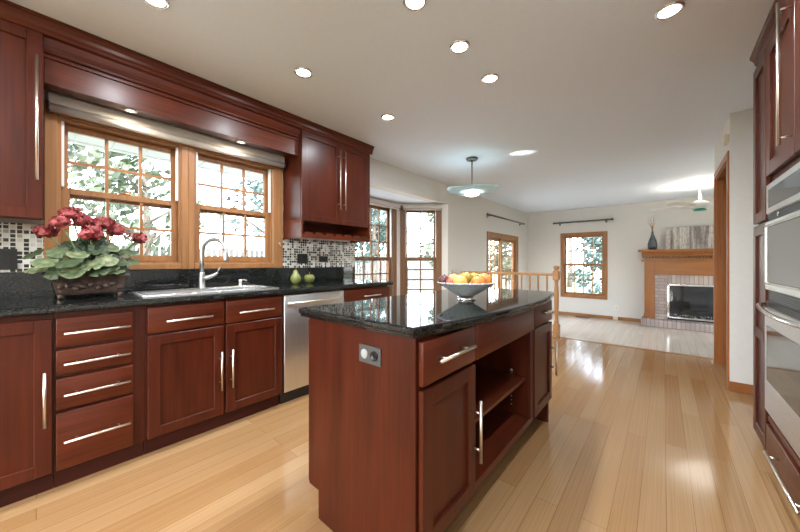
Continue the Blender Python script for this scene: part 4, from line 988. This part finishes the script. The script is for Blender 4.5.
# ---------------------------------------------------------------- outside
M['soffit'] = plain('soffit_white', (.55, .57, .59), .6)
mb = MB(); mb.box(-1.15, -.15, -3.0, 2.35, 2.20, 2.215); mb.box(-1.22, -1.15, -3.0, 2.35, 2.19, 2.33, .004)
for k in range(22): mb.box(-1.15, -.15, -2.9+.24*k, -2.885+.24*k, 2.193, 2.2)
struct('trim_6', mb, M['soffit'], 'white ribbed soffit and gutter outside the kitchen windows', 'soffit')
M['ground'] = noisy('yard_ground', (.10, .13, .06), (.22, .23, .17), (1.3, 1.3, 1.3), .9)
g = struct('floor_yard', MB().box(-45, 40, -30, 60, -.7, -.45), M['ground'], 'yard outside the windows', 'ground')
M['paving'] = noisy('patio_paving', (.50, .49, .47), (.60, .59, .57), (5, 5, 5), .8)
struct('floor_patio', MB().box(-5.5, -.15, 2.0, 9.5, -.449, -.40), M['paving'], 'pale patio outside the bay', 'patio')
M['fence'] = wood('fence_wood', (.13, .13, .125), (.20, .20, .19), 'z', .8)
r = thing('fence', 'grey picket fence across the yard beyond the kitchen windows', 'fence', (-9.5, 5, -.45))
mb = MB()
for k in range(150):
    y = -9+.19*k; mb.box(-9.52, -9.50, y, y+.150, -.449, 1.60+.015*math.sin(k*1.7), .0)
pk = put('pickets', mb, M['fence'], r); pk['kind'] = 'stuff'
put('fence_rail', MB().box(-9.56, -9.521, -9, 19.5, .0, .09).box(-9.56, -9.521, -9, 19.5, 1.15, 1.24), M['fence'], r)
M['bark'] = noisy('bark', (.10, .075, .055), (.20, .16, .13), (8, 8, 2), .9, bump=.5)
LC = [noisy('tree_leaf_%d' % i, a, b, (3, 3, 3), .6) for i, (a, b) in enumerate((((.04, .06, .032), (.11, .145, .085)), ((.03, .065, .06), (.085, .145, .13)), ((.06, .08, .05), (.15, .165, .11))))]
def tree(x, y, h, rad, n, lab, mi, z0=-.45, low=.35, ls=.13):
    r = thing('tree', lab, 'tree', (x, y, z0))
    mb = MB().tube([(x, y, z0), (x+.05, y, z0+h*.3), (x, y+.08, z0+h*.6), (x+.05, y, z0+h*.9)], [.16, .12, .08, .03], 8)
    for k in range(7):
        a = k*2.4; q = z0+h*(.35+.07*k); mb.tube([(x, y, q), (x+rad*.5*math.cos(a), y+rad*.5*math.sin(a), q+h*.10), (x+rad*.8*math.cos(a), y+rad*.8*math.sin(a), q+h*.16)], [.05, .03, .012], 6)
    put('trunk', mb, M['bark'], r)
    t = bmesh.new(); q = random.Random(int(x*31+y*17+1000))
    blobs = []
    for k in range(16):
        a = q.uniform(0, 6.28); s = math.sqrt(q.uniform(0, 1))*.75; zz = z0+h*(low+(1-low)*q.uniform(.08, .92)); ww = 1-abs((zz-z0)/h-(low+.35*(1-low)))*.9
        blobs.append((x+rad*s*ww*math.cos(a), y+rad*s*ww*math.sin(a), zz, rad*q.uniform(.28, .48)))
    for k in range(n):
        b = q.choice(blobs); d_ = Vector((q.gauss(0, 1), q.gauss(0, 1), q.gauss(0, 1))).normalized()*b[3]*q.uniform(.5, 1)
        c = Vector(b[:3])+d_; nn = Vector((q.gauss(0, 1), q.gauss(0, 1), q.gauss(.4, 1))).normalized(); a = nn.orthogonal().normalized(); bb = nn.cross(a); s = ls*q.uniform(.6, 1.2)
        t.faces.new([t.verts.new(c+a*s), t.verts.new(c+bb*s*.55), t.verts.new(c-a*s), t.verts.new(c-bb*s*.55)])
    o = MB(); o._add(t, False); f_ = put('foliage', o, LC[mi], r); f_['kind'] = 'stuff'
tree(-7.0, -1.6, 5.5, 1.7, 700, 'loose leafy tree seen through the left kitchen window above the geraniums', 2)
tree(-8.0, 1.9, 4.6, 1.5, 800, 'leafy tree seen through the left pane of the window behind the faucet', 0)
tree(-7.2, 5.0, 5.0, 1.6, 1000, 'leafy tree seen through the right pane of the window behind the faucet', 1)
tree(-15.0, .5, 9.0, 3.2, 1300, 'tall tree beyond the fence behind the kitchen windows', 2, ls=.2)
tree(-7.0, 9.7, 5.0, 1.6, 1500, 'dense tree seen through the middle bay window', 1)
tree(-5.0, 12.6, 4.8, 1.5, 1500, 'bushy tree seen through the narrow right bay window', 0, low=.2)
tree(-14.0, 17.0, 8.0, 3.0, 1500, 'tall tree beyond the patio seen past the bay', 1, ls=.2)
tree(-2.9, 15.6, 4.6, 1.5, 2000, 'tree seen through the sliding patio door', 0, low=.15)
tree(1.45, 12.6, 2.9, 1.25, 2200, 'dense teal-green shrub filling the far window', 1, low=.02, ls=.09)
tree(-1.6, 21.5, 8.0, 3.0, 1500, 'tall tree far behind the shrub of the far window', 2, ls=.2)
